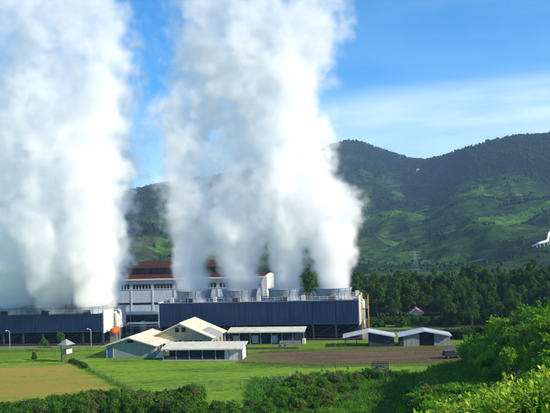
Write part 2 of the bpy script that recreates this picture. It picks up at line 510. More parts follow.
def blend_mat(name, inner, outer, scale, fine, stretch, rot, pos):
    """two ground covers that run into each other along a ragged edge ('edge' = metres inside the outline)"""
    m = ground_mat(name, inner, scale, fine, 0.2, pos, stretch, rot)
    n, l = m.node_tree.nodes, m.node_tree.links
    p = n['Principled BSDF']
    ramp = p.inputs['Base Color'].links[0].from_node
    r2 = n.new('ShaderNodeValToRGB'); els = r2.color_ramp.elements
    els[0].position = pos[0]; els[0].color = (*outer[0], 1); els[1].position = pos[3]; els[1].color = (*outer[3], 1)
    for k in (1, 2):
        e = els.new(pos[k]); e.color = (*outer[k], 1)
    l.new(ramp.inputs[0].links[0].from_socket, r2.inputs[0])
    at = n.new('ShaderNodeAttribute'); at.attribute_name = 'edge'
    geo = n.new('ShaderNodeNewGeometry')
    mp = n.new('ShaderNodeMapping'); mp.inputs['Scale'].default_value = (.35, 1, 1)
    l.new(geo.outputs['Position'], mp.inputs['Vector'])
    nz = n.new('ShaderNodeTexNoise'); nz.inputs['Scale'].default_value = 0.22; nz.inputs['Detail'].default_value = 9; nz.inputs['Roughness'].default_value = 0.7
    l.new(mp.outputs[0], nz.inputs['Vector'])
    a = n.new('ShaderNodeMath'); a.operation = 'MULTIPLY_ADD'; a.inputs[1].default_value = 14.0; 
    l.new(nz.outputs['Fac'], a.inputs[0]); l.new(at.outputs['Fac'], a.inputs[2])
    f = n.new('ShaderNodeMapRange'); f.inputs['From Min'].default_value = 5.6; f.inputs['From Max'].default_value = 9.2
    l.new(a.outputs[0], f.inputs['Value'])
    mx = n.new('ShaderNodeMix'); mx.data_type = 'RGBA'
    l.new(f.outputs[0], mx.inputs['Factor']); l.new(r2.outputs[0], mx.inputs[6]); l.new(ramp.outputs[0], mx.inputs[7])
    l.new(mx.outputs[2], p.inputs['Base Color'])
    return m


def blend_sheet(name, poly, z, m, step=1.25, soft=None):
    P = np.array(poly)
    xs = np.arange(P[:, 0].min() - 5, P[:, 0].max() + 5, step); ys = np.arange(P[:, 1].min() - 5, P[:, 1].max() + 5, step)
    gx, gy = np.meshgrid(xs, ys)
    dmin = np.full(gx.shape, 1e9); inside = np.zeros(gx.shape, bool)
    for k in range(len(P)):
        a, b = P[k], P[(k + 1) % len(P)]
        e = b - a
        t = np.clip(((gx - a[0]) * e[0] + (gy - a[1]) * e[1]) / (e @ e), 0, 1)
        dd = np.hypot(gx - a[0] - t * e[0], gy - a[1] - t * e[1])
        if soft: dd = dd * soft.get(k, 1.0)
        dmin = np.minimum(dmin, dd)
        cross = (a[1] > gy) != (b[1] > gy)
        with np.errstate(divide='ignore', invalid='ignore'):
            xi = a[0] + (gy - a[1]) / (b[1] - a[1] if b[1] != a[1] else 1e-9) * e[0]
        inside ^= cross & (gx < xi)
    ed = np.where(inside, dmin, -dmin)
    nx, ny = len(xs), len(ys)
    ii = np.arange(nx * ny).reshape(ny, nx)
    F = np.stack([ii[:-1, :-1], ii[:-1, 1:], ii[1:, 1:], ii[1:, :-1]], -1).reshape(-1, 4)
    ok = ed.ravel()[F].max(1) > -4.2
    V = np.stack([gx.ravel(), gy.ravel(), np.full(nx * ny, z)], 1)
    o = np_obj(name, np_mesh(name, V, F[ok], m, False, {'edge': np.clip(ed.ravel(), -6, 14)}))
    return tag(o, kind='structure')


LAWN = [(0.045, 0.11, 0.010), (0.105, 0.21, 0.012), (0.15, 0.27, 0.014), (0.25, 0.29, 0.035)]
M['crop'] = blend_mat('ochre_field', [(0.15, 0.21, 0.020), (0.24, 0.23, 0.030), (0.30, 0.225, 0.038), (0.35, 0.20, 0.042)], LAWN, 0.13, 0.7, (0.30, 1.3, 1), R(5), (0.38, 0.46, 0.53, 0.62))
M['dirt'] = blend_mat('brown_dirt', [(0.068, 0.047, 0.026), (0.10, 0.068, 0.037), (0.14, 0.096, 0.055), (0.12, 0.115, 0.04)], [(0.05, 0.085, 0.014), (0.085, 0.12, 0.02), (0.12, 0.14, 0.03), (0.15, 0.13, 0.05)], 0.14, 0.9, (0.22, 1.3, 1), 0, (0.38, 0.46, 0.54, 0.64))
M['lawn'] = blend_mat('bright_grass', LAWN, [(0.040, 0.095, 0.010), (0.085, 0.17, 0.014), (0.135, 0.22, 0.018), (0.20, 0.20, 0.045)], 0.12, 0.7, (0.30, 1.2, 1), R(8), (0.38, 0.46, 0.54, 0.63))
blend_sheet('lawn', [(-80, 188), (-45, 186), (-9, 177), (-5, 167), (28, 162), (32, 150), (18, 134), (-14, 124), (-26, 132), (-50, 170)], 0.006, M['lawn'])
blend_sheet('ochre_field', [(-120, 180), (-62, 177), (-48.5, 176), (-37, 156.5), (-26.8, 139), (-23, 131), (-24, 116), (-118, 114)], 0.012, M['crop'], soft={0: .5, 1: .5})
blend_sheet('dirt_lot', [(-5, 182), (2, 186), (28, 186), (62, 187), (62, 172), (38, 165), (8, 166), (-5, 173)], 0.018, M['dirt'])
patch('yard', [(-140, 300), (28, 300), (28, 204), (-34, 212.5), (-46, 206), (-140, 221)], 0.006, M['gravel'], 0.5, seed=4)
patch('forest_floor', [(30, 242), (200, 242), (200, 420), (-60, 420), (-60, 306), (30, 306)], 0.006, M['woodfloor'], 2.0, seed=5)
patch('scrub_floor', [(44, 199), (60, 196), (120, 190), (165, 196), (165, 204), (60, 216), (42, 216)], 0.010, M['woodfloor'], 1.5, seed=15)
patch('scrub_floor', [(40, 225), (60, 223), (165, 211), (180, 212), (180, 244), (36, 243)], 0.010, M['woodfloor'], 1.5, seed=16)
patch('road', [(29, 219), (170, 205), (170, 210), (29, 224)], 0.024, M['asphalt'], 0.15, seed=6)

# ------------------------------------------------------------------ hills
SKY_PTS = [(-500, 215), (-150, 205), (0, 196), (60, 200), (118, 195), (135, 190), (165, 184), (200, 178), (250, 168), (300, 156), (335, 144), (350, 140.5), (364, 142),
           (380, 149), (398, 155), (412, 159.5), (428, 161), (446, 157), (470, 150), (492, 144.5), (512, 140.5), (530, 139.5), (552, 139), (600, 137), (700, 150), (1000, 175)]


def px_of(az):
    return 275 + FPX * math.tan(az)


def sky_el(az):
    """tangent of the skyline's elevation in this direction, read off the photograph"""
    p = px_of(az)
    y = interp(SKY_PTS, p) + (p - 275) * math.tan(-ROLL)
    return (240 - y) / FPX


def hill_h(az, d):
    p = px_of(az)
    Dr = 2050 + 420 * math.exp(-((p - 350) / 60) ** 2) - 250 * sstep((p - 420) / 60)     # ridge distance
    if p < 220: Dr = 2050 - 500 * sstep((220 - p) / 80)
    Hs = sky_el(az) * Dr + EYE
    t = (d - 420) / (Dr - 420)
    x, y = d * math.sin(az), d * math.cos(az)
    prof = interp([(-9, 0), (0, 0), (0.1, 0.006), (0.22, 0.035), (0.36, 0.105), (0.5, 0.21), (0.62, 0.33), (0.75, 0.52), (0.88, 0.78), (0.96, 0.95), (1.0, 1.0), (1.08, 0.97), (1.5, 0.7), (3, 0.5)], t)
    z = prof * Hs
    k = sstep((t - 0.02) / 0.25) * (1 - sstep((t - 0.75) / 0.22))
    z += k * (26 * fb(x / 260, y / 260, 1.7, 3) + 15 * abs(fb(x / 130, y / 200, 5.2, 3)) - 6)
    z += sstep(t / 0.3) * 3.0 * fb(x / 40, y / 40, 9.0, 3) * (1 if t < 0.93 else 0.5)
    return max(z, -2.0 + 2 * sstep(t * 10))


azs = np.linspace(R(-38), R(38), 420)
ds = np.concatenate([np.linspace(430, 1000, 90), np.linspace(1008, 2600, 170), np.linspace(2640, 4200, 24)])
HV = np.array([(d * math.sin(a), d * math.cos(a), hill_h(a, d)) for d in ds for a in azs])
na, nd = len(azs), len(ds)
ii = np.arange(na * nd).reshape(nd, na)
HF = np.stack([ii[:-1, :-1], ii[:-1, 1:], ii[1:, 1:], ii[1:, :-1]], -1).reshape(-1, 4)


def forest_amt(az, d):
    """0 = open fields, 1 = closed woodland"""
    p = px_of(az)
    Dr = 2050 + 420 * math.exp(-((p - 350) / 60) ** 2) - 250 * sstep((p - 420) / 60)
    if p < 220: Dr = 2050 - 500 * sstep((220 - p) / 80)
    t = (d - 420) / (Dr - 420)
    x, y = d * math.sin(az), d * math.cos(az)
    n = fb(x / 210, y / 330, 21.0, 4)
    up = sstep((t - 0.64 + 0.30 * n) / 0.24)
    if p < 230:      # left gap: wood, a strip of field, wood, field
        ys = 240 - (hill_h(az, d) - EYE) / d * FPX - (p - 275) * math.tan(-ROLL)      # how high it stands from the plant
        b = [(0, 1), (215, 1), (217.5, 0), (225, 0), (227.5, 1), (238, 1), (241, 0), (900, 0)]
        up = interp(b, ys + 5 * n) if d < Dr * 1.05 else 1
    strip = sstep((fb(x / 95, y / 240, 44.0, 3) - 0.36) / 0.08)
    return min(1, max(up, 0.9 * strip * (1 if p >= 230 else 0)))


FA = np.array([forest_amt(a, d) for d in ds for a in azs])


def hills_material():
    m, n, l, p = new_mat('hill_fields')
    geo = n.new('ShaderNodeNewGeometry')
    at = n.new('ShaderNodeAttribute'); at.attribute_name = 'wood'
    # field plots: stretched cells with a crooked outline
    wz = n.new('ShaderNodeTexNoise'); wz.inputs['Scale'].default_value = 0.012; wz.inputs['Detail'].default_value = 4
    l.new(geo.outputs['Position'], wz.inputs['Vector'])
    vs = n.new('ShaderNodeVectorMath'); vs.operation = 'SCALE'; vs.inputs['Scale'].default_value = 130
    l.new(wz.outputs['Color'], vs.inputs[0])
    va = n.new('ShaderNodeVectorMath'); va.operation = 'ADD'
    l.new(geo.outputs['Position'], va.inputs[0]); l.new(vs.outputs[0], va.inputs[1])
    mp = n.new('ShaderNodeMapping'); mp.inputs['Scale'].default_value = (0.011, 0.013, 0.030)
    l.new(va.outputs[0], mp.inputs['Vector'])
    vo = n.new('ShaderNodeTexVoronoi'); vo.inputs['Scale'].default_value = 1.0
    l.new(mp.outputs[0], vo.inputs['Vector'])
    sc = n.new('ShaderNodeSeparateColor'); l.new(vo.outputs['Color'], sc.inputs[0])
    rp = n.new('ShaderNodeValToRGB'); rp.color_ramp.interpolation = 'LINEAR'
    els = rp.color_ramp.elements
    els[0].position = 0.0; els[0].color = (0.014, 0.040, 0.013, 1)
    els[1].position = 1.0; els[1].color = (0.060, 0.135, 0.017, 1)
    for ps, c in ((0.3, (0.022, 0.062, 0.014)), (0.5, (0.032, 0.084, 0.014)), (0.66, (0.040, 0.056, 0.020)), (0.75, (0.038, 0.098, 0.013)), (0.9, (0.052, 0.124, 0.015))):
        e = els.new(ps); e.color = (*c, 1)
    l.new(sc.outputs[0], rp.inputs[0])
    # terraces and rows within the plots
    fz = n.new('ShaderNodeTexNoise'); fz.inputs['Scale'].default_value = 0.06; fz.inputs['Detail'].default_value = 8; fz.inputs['Roughness'].default_value = 0.7
    l.new(geo.outputs['Position'], fz.inputs['Vector'])
    mr = n.new('ShaderNodeMapRange'); mr.inputs['From Min'].default_value = 0.3; mr.inputs['From Max'].default_value = 0.7
    mr.inputs['To Min'].default_value = 0.30; mr.inputs['To Max'].default_value = 1.6
    l.new(fz.outputs['Fac'], mr.inputs['Value'])
    cm = n.new('ShaderNodeCombineColor')
    for i in range(3): l.new(mr.outputs[0], cm.inputs[i])
    mu = n.new('ShaderNodeMix'); mu.data_type = 'RGBA'; mu.blend_type = 'MULTIPLY'; mu.inputs['Factor'].default_value = 1
    l.new(rp.outputs[0], mu.inputs[6]); l.new(cm.outputs[0], mu.inputs[7])
    tp = n.new('ShaderNodeMapping'); tp.inputs['Scale'].default_value = (0.10, 0.10, 2.4)
    l.new(va.outputs[0], tp.inputs['Vector'])
    tz = n.new('ShaderNodeTexNoise'); tz.inputs['Scale'].default_value = 0.10; tz.inputs['Detail'].default_value = 5; tz.inputs['Roughness'].default_value = 0.7
    l.new(tp.outputs[0], tz.inputs['Vector'])
    tr = n.new('ShaderNodeMapRange'); tr.inputs['From Min'].default_value = 0.36; tr.inputs['From Max'].default_value = 0.64
    tr.inputs['To Min'].default_value = 0.30; tr.inputs['To Max'].default_value = 1.5
    l.new(tz.outputs['Fac'], tr.inputs['Value'])
    tm = n.new('ShaderNodeMath'); tm.operation = 'MULTIPLY'
    l.new(tr.outputs[0], tm.inputs[0]); l.new(mr.outputs[0], tm.inputs[1])
    for i in range(3): l.new(tm.outputs[0], cm.inputs[i])
    mx = n.new('ShaderNodeMix'); mx.data_type = 'RGBA'
    l.new(at.outputs['Fac'], mx.inputs['Factor']); l.new(mu.outputs[2], mx.inputs[6]); mx.inputs[7].default_value = (0.006, 0.017, 0.009, 1)
    l.new(mx.outputs[2], p.inputs['Base Color'])
    p.inputs['Roughness'].default_value = 0.95; p.inputs['Specular IOR Level'].default_value = 0.05
    bp = n.new('ShaderNodeBump'); bp.inputs['Distance'].default_value = 5.0; bp.inputs['Strength'].default_value = 0.8
    l.new(fz.outputs['Fac'], bp.inputs['Height']); l.new(bp.outputs[0], p.inputs['Normal'])
    return m


M['hills'] = hills_material()
hills = np_obj('hills', np_mesh('hills', HV, HF, M['hills'], True, {'wood': FA}))
tag(hills, kind='structure')

# far woods on the hills: one mass of small crowns
ICO = MB()
import bmesh
bm = bmesh.new(); bmesh.ops.create_icosphere(bm, subdivisions=1, radius=1.0)
IV = np.array([v.co[:] for v in bm.verts]); IF = np.array([[v.index for v in f.verts] for f in bm.faces]); bm.free()
cv, cf, cnt = [], [], 0
tries = 0
while cnt < 30000 and tries < 160000:
    tries += 1
    a = R(random.uniform(-24, 25)); p = px_of(a)
    if 190 < p < 325 and random.random() < 0.8: continue       # behind the dense steam
    d = 700 + 1850 * random.random() ** 0.8
    fa = forest_amt(a, d)
    if random.random() > fa * 1.0 + 0.012: continue
    z = hill_h(a, d)
    s = random.choice((1.1, 1.5, 1.9, 2.7)) * random.uniform(.8, 1.15) * (0.65 + d / 4000)
    if fa < 0.3: s *= 0.6 * min(1, d / 1200)
    sc_ = np.array([s * random.uniform(.8, 1.2), s * random.uniform(.8, 1.2), s * random.uniform(0.9, 1.5)])
    v = IV * (1 + 0.22 * rng.standard_normal((len(IV), 1))) * sc_ + np.array([d * math.sin(a), d * math.cos(a), z + s * 0.5])
    cv.append(v); cf.append(IF + cnt * len(IV)); cnt += 1
def far_blob(x, y, z, s):
    global cnt
    sc_ = np.array([s * random.uniform(.8, 1.3), s * random.uniform(.8, 1.2), s * random.uniform(0.8, 1.5)])
    cv.append(IV * (1 + 0.22 * rng.standard_normal((len(IV), 1))) * sc_ + np.array([x, y, z + s * 0.4])); cf.append(IF + cnt * len(IV)); cnt += 1


for h_ in range(150):      # hedgerows and gully trees along the contours
    a = R(random.uniform(-16, 24)); d = random.uniform(560, 1600)
    x, y = d * math.sin(a), d * math.cos(a)
    ang = random.choice((0, PI)) + random.uniform(-.5, .5); gap = random.random() < .3
    for k in range(random.randint(8, 42)):
        if forest_amt(math.atan2(x, y), math.hypot(x, y)) > .8: break
        if random.random() > (.55 if gap else .1):
            far_blob(x + random.gauss(0, 1.2), y + random.gauss(0, 1.8), hill_h(math.atan2(x, y), math.hypot(x, y)), random.choice((1.0, 1.4, 1.9, 2.8)) * random.uniform(.8, 1.2) * min(1.0, y / 1100))
        ang += random.gauss(0, .12); x += 3.4 * math.cos(ang); y += 3.4 * math.sin(ang) * 1.3
fw = np_obj('distant_woods', np_mesh('distant_woods', np.concatenate(cv), np.concatenate(cf), M['far_leaf'], True))
tag(fw, 'dark woods covering the upper slopes and ridges of the hills', 'woods', kind='stuff')

# ------------------------------------------------------------------ the plant
TH = R(9.5)                                    # the whole plant is turned this much
UX, UY = Vector((math.cos(TH), -math.sin(TH), 0)), Vector((math.sin(TH), math.cos(TH), 0))


def fan_stack(parent, x, y, z, r, h, m):
    """flared cylinder with a rolled rim and a dark throat"""
    s = MB()
    s.lathe([(r * 0.93, 0), (r * 0.90, h * 0.25), (r * 0.91, h * 0.5), (r * 0.96, h * 0.8), (r, h), (r * 0.97, h), (r * 0.93, h * 0.8), (r * 0.87, h * 0.3)], (x, y, z), m, 48)
    o = s.build('fan_stack', parent)
    b = MB()
    for k in range(16):       # stiffening ribs
        a = 2 * PI * k / 16
        c, sn = math.cos(a), math.sin(a)
        prof = [(r * 0.945, 0.0), (r * 0.925, h * 0.3), (r * 0.975, h * 0.8), (r * 1.01, h * 0.98)]
        b.tube([(x + q * c, y + q * sn, z + hh) for q, hh in prof], 0.04, m, 5)
    b.tube([(x + r * 1.0 * math.cos(2 * PI * j / 40), y + r * 1.0 * math.sin(2 * PI * j / 40), z + h) for j in range(41)], 0.09, m, 5, False)
    b.build('rim_and_ribs', o)
    # fan hub, blades and motor housing inside the throat
    f = MB()
    f.lathe([(0.01, 0.55), (0.5, 0.5), (0.6, 0.2), (0.6, -0.1)], (x, y, z + h * 0.35), M['steel'], 14)
    for k in range(8):
        a = 2 * PI * k / 8
        c, sn = math.cos(a), math.sin(a)
        q0, q1, w = 0.55, r * 0.84, 0.42
        zz = z + h * 0.35 + 0.1
        f.poly([(x + q0 * c - w * sn, y + q0 * sn + w * c, zz + .12), (x + q0 * c + w * sn, y + q0 * sn - w * c, zz - .12),
                (x + q1 * c + w * .7 * sn, y + q1 * sn - w * .7 * c, zz - .08), (x + q1 * c - w * .7 * sn, y + q1 * sn + w * .7 * c, zz + .08)], M['steel'])
    f.build('fan', o)
    d = MB(); d.box(x - 0.9, x + 0.9, y - r * 0.93 - 0.75, y - r * 0.93 + 0.25, z + 0.003, z + 1.15, M['dark'])
    d.box(x - 0.7, x + 0.7, y - r * 0.93 - 0.65, y - r * 0.93 + 0.2, z + 1.15, z + 1.28, M['steel'])
    d.build('drive_housing', o)
    return o


def railing(parent, pts, z, h=1.05, step=2.0):
    s = MB()
    for a, b in zip(pts, pts[1:]):
        for k in (0.5, 1.0):
            s.tube([(a[0], a[1], z + h * k), (b[0], b[1], z + h * k)], 0.035, M['pipe'], 5)
        L = math.hypot(b[0] - a[0], b[1] - a[1]); n = max(1, int(L / step))
        for i in range(n + 1):
            t = i / n; x, y = a[0] + (b[0] - a[0]) * t, a[1] + (b[1] - a[1]) * t
            s.tube([(x, y, z), (x, y, z + h)], 0.035, M['pipe'], 5)
    return s.build('railing', parent)


def cooling_tower(loc, L, Dp, z0, z1, stacks, label, stack_mat, left_open=True, rail=True):
    t = empty('cooling_tower', loc, -TH, label, 'cooling tower')
    # blue cladding of the long faces
    c = MB()
    c.box(0.15, L - 0.15, 0, 0.25, z0, z1, M['blue'])
    c.box(0.15, L - 0.15, Dp - 0.25, Dp, z0, z1, M['blue'])
    c.box(0.15, L - 0.15, -0.06, -0.003, z1 - 0.28, z1 + 0.06, M['bluetrim'])
    c.box(0.15, L - 0.15, -0.06, -0.003, z0 - 0.05, z0 + 0.15, M['bluetrim'])
    nb = max(2, round(L / 6.2))
    for i in range(1, nb):
        x = L * i / nb
        c.box(x - 0.06, x + 0.06, -0.04, -0.003, z0 + 0.16, z1 - 0.29, M['blue'])
    c.build('cladding', t)
    e = MB()
    e.box(L - 0.14, L + 0.1, 0.0, Dp * 0.42, z0 - 0.4, z1 + 0.9, M['white'])
    e.box(L - 0.14, L + 0.1, Dp * 0.70, Dp, z0 - 0.4, z1 + 0.9, M['white'])
    e.box(L - 0.6, L - 0.15, Dp * 0.42, Dp * 0.70, z0 - 0.4, z1, M['conc'])
    e.build('end_wall', t)
    e = MB(); e.box(-0.1, 0.14, 0.0, Dp, z0 - 0.4, z1 + 0.3, M['white']); e.build('end_wall', t)
    k = MB(); k.box(0.16, L - 0.16, 0.26, Dp - 0.26, z1 - 0.4, z1 - 0.02, M['conc']); k.build('fan_deck', t)
    # open base: columns, beams, dark fill and the basin kerb
    b = MB()
    n = max(3, round(L / 6.2))
    for i in range(n + 1):
        x = 0.25 + (L - 0.5) * i / n
        for y in (0.25, Dp - 0.25):
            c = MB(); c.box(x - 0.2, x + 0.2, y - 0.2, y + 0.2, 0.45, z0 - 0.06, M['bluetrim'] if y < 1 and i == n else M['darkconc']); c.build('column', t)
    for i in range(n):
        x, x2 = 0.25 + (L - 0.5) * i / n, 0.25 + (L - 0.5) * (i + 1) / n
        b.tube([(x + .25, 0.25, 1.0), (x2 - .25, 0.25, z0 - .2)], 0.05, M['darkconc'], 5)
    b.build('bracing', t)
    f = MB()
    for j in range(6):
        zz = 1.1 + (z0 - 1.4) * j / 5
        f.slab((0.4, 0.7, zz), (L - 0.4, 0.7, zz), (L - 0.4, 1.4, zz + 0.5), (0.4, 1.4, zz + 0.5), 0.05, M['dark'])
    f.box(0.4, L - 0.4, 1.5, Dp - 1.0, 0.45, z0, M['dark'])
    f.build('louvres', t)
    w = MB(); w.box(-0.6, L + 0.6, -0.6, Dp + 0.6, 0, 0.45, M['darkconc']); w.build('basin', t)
    for (x, y, r, h) in stacks: fan_stack(t, x, y, z1 - 0.02, r, h, stack_mat)
    if rail:
        railing(t, [(0.3, 0.12), (L - 0.3, 0.12)], z1 + 0.06)
        railing(t, [(0.3, Dp - 0.12), (L - 0.3, Dp - 0.12)], z1)
    return t


# right tower
RT_L, RT_D = 56.0, 15.0
rc = Vector((21.7, 203.6, 0))
RT0 = rc - UX * RT_L
RT_ST = [(8.35 + 13.45 * i, 7.2, 5.1, 3.0) for i in range(4)]
rt = cooling_tower(RT0, RT_L, RT_D, 4.3, 10.6, RT_ST, 'long dark blue cooling tower with four fan stacks, behind the houses', M['stack'])
# stair tower at its right end
s = MB()
for (x, y) in ((RT_L + 0.5, 1.0), (RT_L + 2.3, 1.0), (RT_L + 0.5, 5.0), (RT_L + 2.3, 5.0)):
    s.tube([(x, y, 0), (x, y, 11.6)], 0.07, M['yellow'], 6)
for i in range(4):
    z = 2.65 * i
    ya, yb = (1.3, 4.7) if i % 2 == 0 else (4.7, 1.3)
    xo = RT_L + (0.9 if i % 2 == 0 else 1.9)
    s.slab(*(((xo - .4, ya, z), (xo + .4, ya, z), (xo + .4, yb, z + 2.65), (xo - .4, yb, z + 2.65)) if ya < yb else ((xo + .4, ya, z), (xo - .4, ya, z), (xo - .4, yb, z + 2.65), (xo + .4, yb, z + 2.65))), 0.08, M['steel'])
    s.box(RT_L + 0.5, RT_L + 2.3, yb - .2 if yb > 3 else 0.9, yb + .4 if yb > 3 else 1.5, z + 2.6, z + 2.68, M['steel'])
    for xx in (xo - .45, xo + .45):
        s.tube([(xx, ya, z + 1.0), (xx, yb, z + 3.65)], 0.035, M['yellow'], 5)
s.build('stair', rt)
s = MB()
for (yy, r, top) in ((6.6, 0.35, 9.6), (8.0, 0.45, 10.0), (9.3, 0.3, 9.0)):
    s.tube([(RT_L + .75, yy, 0.9), (RT_L + .75, yy, top - 0.6), (RT_L + .6, yy, top - .1), (RT_L - .3, yy, top)], r, M['pipe'], 10)
s.build('riser_pipes', rt)
# hand gear, cable tray and small cabinets on the deck between the stacks
s = MB()
for i in range(5):
    x = 3.2 + 12.5 * i
    s.box(x - .5, x + .5, 2.0, 2.7, 10.6, 12.0, M['pipe'])
    s.box(x + 1.2, x + 2.2, 11.5, 12.6, 10.6, 12.3, M['white'])
s.box(1, 55, 13.4, 13.7, 10.9, 11.1, M['steel'])
s.build('deck_cabinets', rt)

# left tower
LT_L, LT_D = 42.0, 17.0
lc = Vector((-48.2, 209.0, 0))
LT0 = lc - UX * LT_L
LT_ST = [(LT_L - 4.8 - 12.4 * i, yy, 4.1, 1.9) for i in range(3) for yy in (4.4, 12.8)]
lt = cooling_tower(LT0, LT_L, LT_D, 3.7, 8.6, LT_ST, 'low blue cooling tower with white end wall, at the left behind the hut', M['stackw'])
s = MB()
for (yy, r, top, zz) in ((7.6, 0.45, 8.2, 0.9), (9.0, 0.55, 7.4, 0.9), (10.6, 0.4, 8.6, 0.9)):
    s.tube([(LT_L + .8, yy, zz), (LT_L + .8, yy, top - 0.7), (LT_L + .6, yy, top - .1), (LT_L - .4, yy, top)], r, M['pipe'], 10)
s.tube([(LT_L + .9, 6.9, 4.6), (LT_L + 1.0, 11.5, 4.6)], 0.3, M['pipe'], 10)
s.tube([(LT_L + .4, 7.2, 8.9), (LT_L + .5, 16.5, 9.3)], 0.12, M['steel'], 8)
s.tube([(LT_L + .4, 7.2, 6.2), (LT_L + .5, 12.0, 7.4)], 0.10, M['steel'], 8)
s.build('riser_pipes', lt)


def plant_pt(px, y0, z=0.0):
    """a point at depth y0 under picture column px (horizon level), used to place free-standing pieces"""
    return Vector(((px - 275) / FPX * y0, y0, z))


def mast(loc, h, label):
    t = empty('lightning_mast', loc, 0, label, 'mast')
    s = MB(); s.tube([(0, 0, 0), (0, 0, h * 0.6), (0, 0, h)], [0.09, 0.06, 0.03], M['steel'], 6); s.build('pole', t)
    b = MB(); b.box(-.25, .25, -.25, .25, -0.02, 0.05, M['steel']); b.build('base_plate', t)
    return t


q = LT0 + UX * (LT_L - 13.0) + UY * 8.6
mast((q.x, q.y, 8.6), 9.0, 'thin lightning mast standing on the deck of the left cooling tower')
q = lc + UX * 2.6 + UY * 14.0
mast((q.x, q.y, 0.0), 13.6, 'thin grey mast between the left cooling tower and the pale hall')

# orange tank
q = lc + UX * 2.3 + UY * 2.6
t = empty('storage_tank', q, -TH, 'orange rounded tank beside the white end of the left tower', 'tank')
s = MB()
s.lathe([(0.01, -2.35), (0.55, -2.25), (0.85, -1.95), (0.97, -1.5), (0.98, 1.5), (0.85, 1.95), (0.55, 2.25), (0.01, 2.35)], (0, 0, 3.6), M['orange'], 28, 'y')
s.build('vessel', t)
for yy in (-1.2, 1.2):
    b = MB(); b.box(-1.0, 1.0, yy - .15, yy + .15, 0, 2.95, M['conc']); b.build('saddle', t)
b = MB(); b.tube([(0, 0, 4.7), (0, 0, 5.4), (0.5, 0, 5.6)], 0.12, M['orange'], 8); b.lathe([(0.4, 0), (0.4, 0.2), (0.01, 0.24)], (0, -0.9, 4.78), M['orange'], 14); b.build('nozzles', t)

# power hall
HL, HD = 96.0, 14.0
hc = Vector((-3.7, 249.0, 0))
H0 = hc - UX * HL
h = empty('power_hall', H0, -TH, 'pale blue power hall with a maroon roof behind the steam', 'building')
s = MB()
s.box(0, HL - 0.25, 0, HD, 0, 15.2, M['hallwall'])
s.build('wall', h)
s = MB()      # arched end wall standing a little above the roof
prof = [(0, 0)] + [(HD * k / 16, 15.5 + 0.9 * math.sin(PI * k / 16) ** 0.75) for k in range(17)] + [(HD, 0)]
pr = [(HL - 0.24, a, b) for a, b in prof]; pl = [(HL + 0.25, a, b) for a, b in prof]
s.poly(list(reversed(pr)), M['plaster']); s.poly(pl, M['plaster'])
for i in range(len(pr)):
    j = (i + 1) % len(pr); s.poly([pr[i], pr[j], pl[j], pl[i]], M['plaster'])
s.build('end_wall', h)
np_ = 12
for i in range(np_ + 1):
    x = HL - 1.2 - 7.55 * i
    if x < 0: break
    p = MB(); p.box(x - .22, x + .22, -0.12, -0.003, 0, 15.2, M['hallpil']); p.build('pilaster', h)
    if i < np_ and x - 7.2 > 0:
        wnd = MB()
        wnd.box(x - 7.1, x - .45, -0.06, -0.003, 12.3, 13.9, M['glass'])
        f = wnd.build('window', h)
        fr = MB()
        for k in range(7): fr.box(x - 7.1 + 6.65 * k / 6 - .06, x - 7.1 + 6.65 * k / 6 + .06, -0.14, -0.063, 12.3, 13.9, M['hallpil'])
        fr.box(x - 7.2, x - .36, -0.16, -0.063, 12.1, 12.297, M['hallpil']); fr.build('frame', f)
        lo = MB(); lo.box(x - 7.1, x - .45, -0.06, -0.003, 7.0, 7.7, M['glass']); lo.build('window', h)
s = MB()
s.box(-0.5, HL - 0.27, -0.9, -0.2, 15.2, 15.75, M['fascia'])
s.build('eaves_fascia', h)
s = MB()
s.slab((-0.5, -0.9, 15.85), (HL - .27, -0.9, 15.85), (HL - .27, 4.6, 17.0), (-0.5, 4.6, 17.0), 0.1, M['maroon'])
s.slab((-0.5, HD - 4.6, 17.0), (HL - .27, HD - 4.6, 17.0), (HL - .27, HD + .9, 15.85), (-0.5, HD + .9, 15.85), 0.1, M['maroon'])
s.build('lower_roof', h)
s = MB()
s.box(0, HL - 6, 4.7, HD - 4.7, 15.3, 19.0, M['maroon'])
s.build('roof_monitor', h)
s = MB()
s.slab((-0.5, 3.7, 19.2), (HL - 5.5, 3.7, 19.2), (HL - 5.5, HD / 2, 21.4), (-.5, HD / 2, 21.4), 0.18, M['maroon'])
s.slab((-0.5, HD / 2, 21.4), (HL - 5.5, HD / 2, 21.4), (HL - 5.5, HD - 3.7, 19.2), (-.5, HD - 3.7, 19.2), 0.18, M['maroon'])
s.build('upper_roof', h)
k = 0
x = HL - 8.0
while x > 2:
    wnd = MB(); wnd.box(x - .85, x + .85, 4.62, 4.697, 17.3, 18.85, M['glass']); wnd.build('clerestory_window', h)
    x -= 2.45

# low annex, pipe bridge between the hall and the towers
q = plant_pt(120, 236)
a = empty('annex', q, -TH, 'low grey blue annex with a pale flat roof between the two cooling towers', 'building')
s = MB(); s.box(0, 15, 0, 8, 0, 5.6, M['bluetrim']); s.build('wall', a)
s = MB(); s.box(-.5, 15.5, -.7, 8.5, 5.603, 5.95, M['creamx']); s.build('roof', a)
for i in range(4):
    w_ = MB(); w_.box(0.6 + 3.7 * i, 3.5 + 3.7 * i, -.06, -.003, 3.0, 4.7, M['glass']); w_.build('window', a)
for i in range(2):
    w_ = MB(); w_.box(2.0 + 6 * i, 4.6 + 6 * i, -.08, -.003, 0.0, 2.5, M['dark']); w_.build('door', a)
q = plant_pt(124, 224)
a = empty('pipe_rack', q, -TH, 'white horizontal pipe on steel trestles between the two cooling towers', 'pipe')
s = MB(); s.tube([(0, 0, 0.2), (0, 0, 3.6), (0.6, 0, 4.2), (12.4, 0, 4.2)], 0.32, M['whitepipe'], 12); s.build('main_pipe', a)
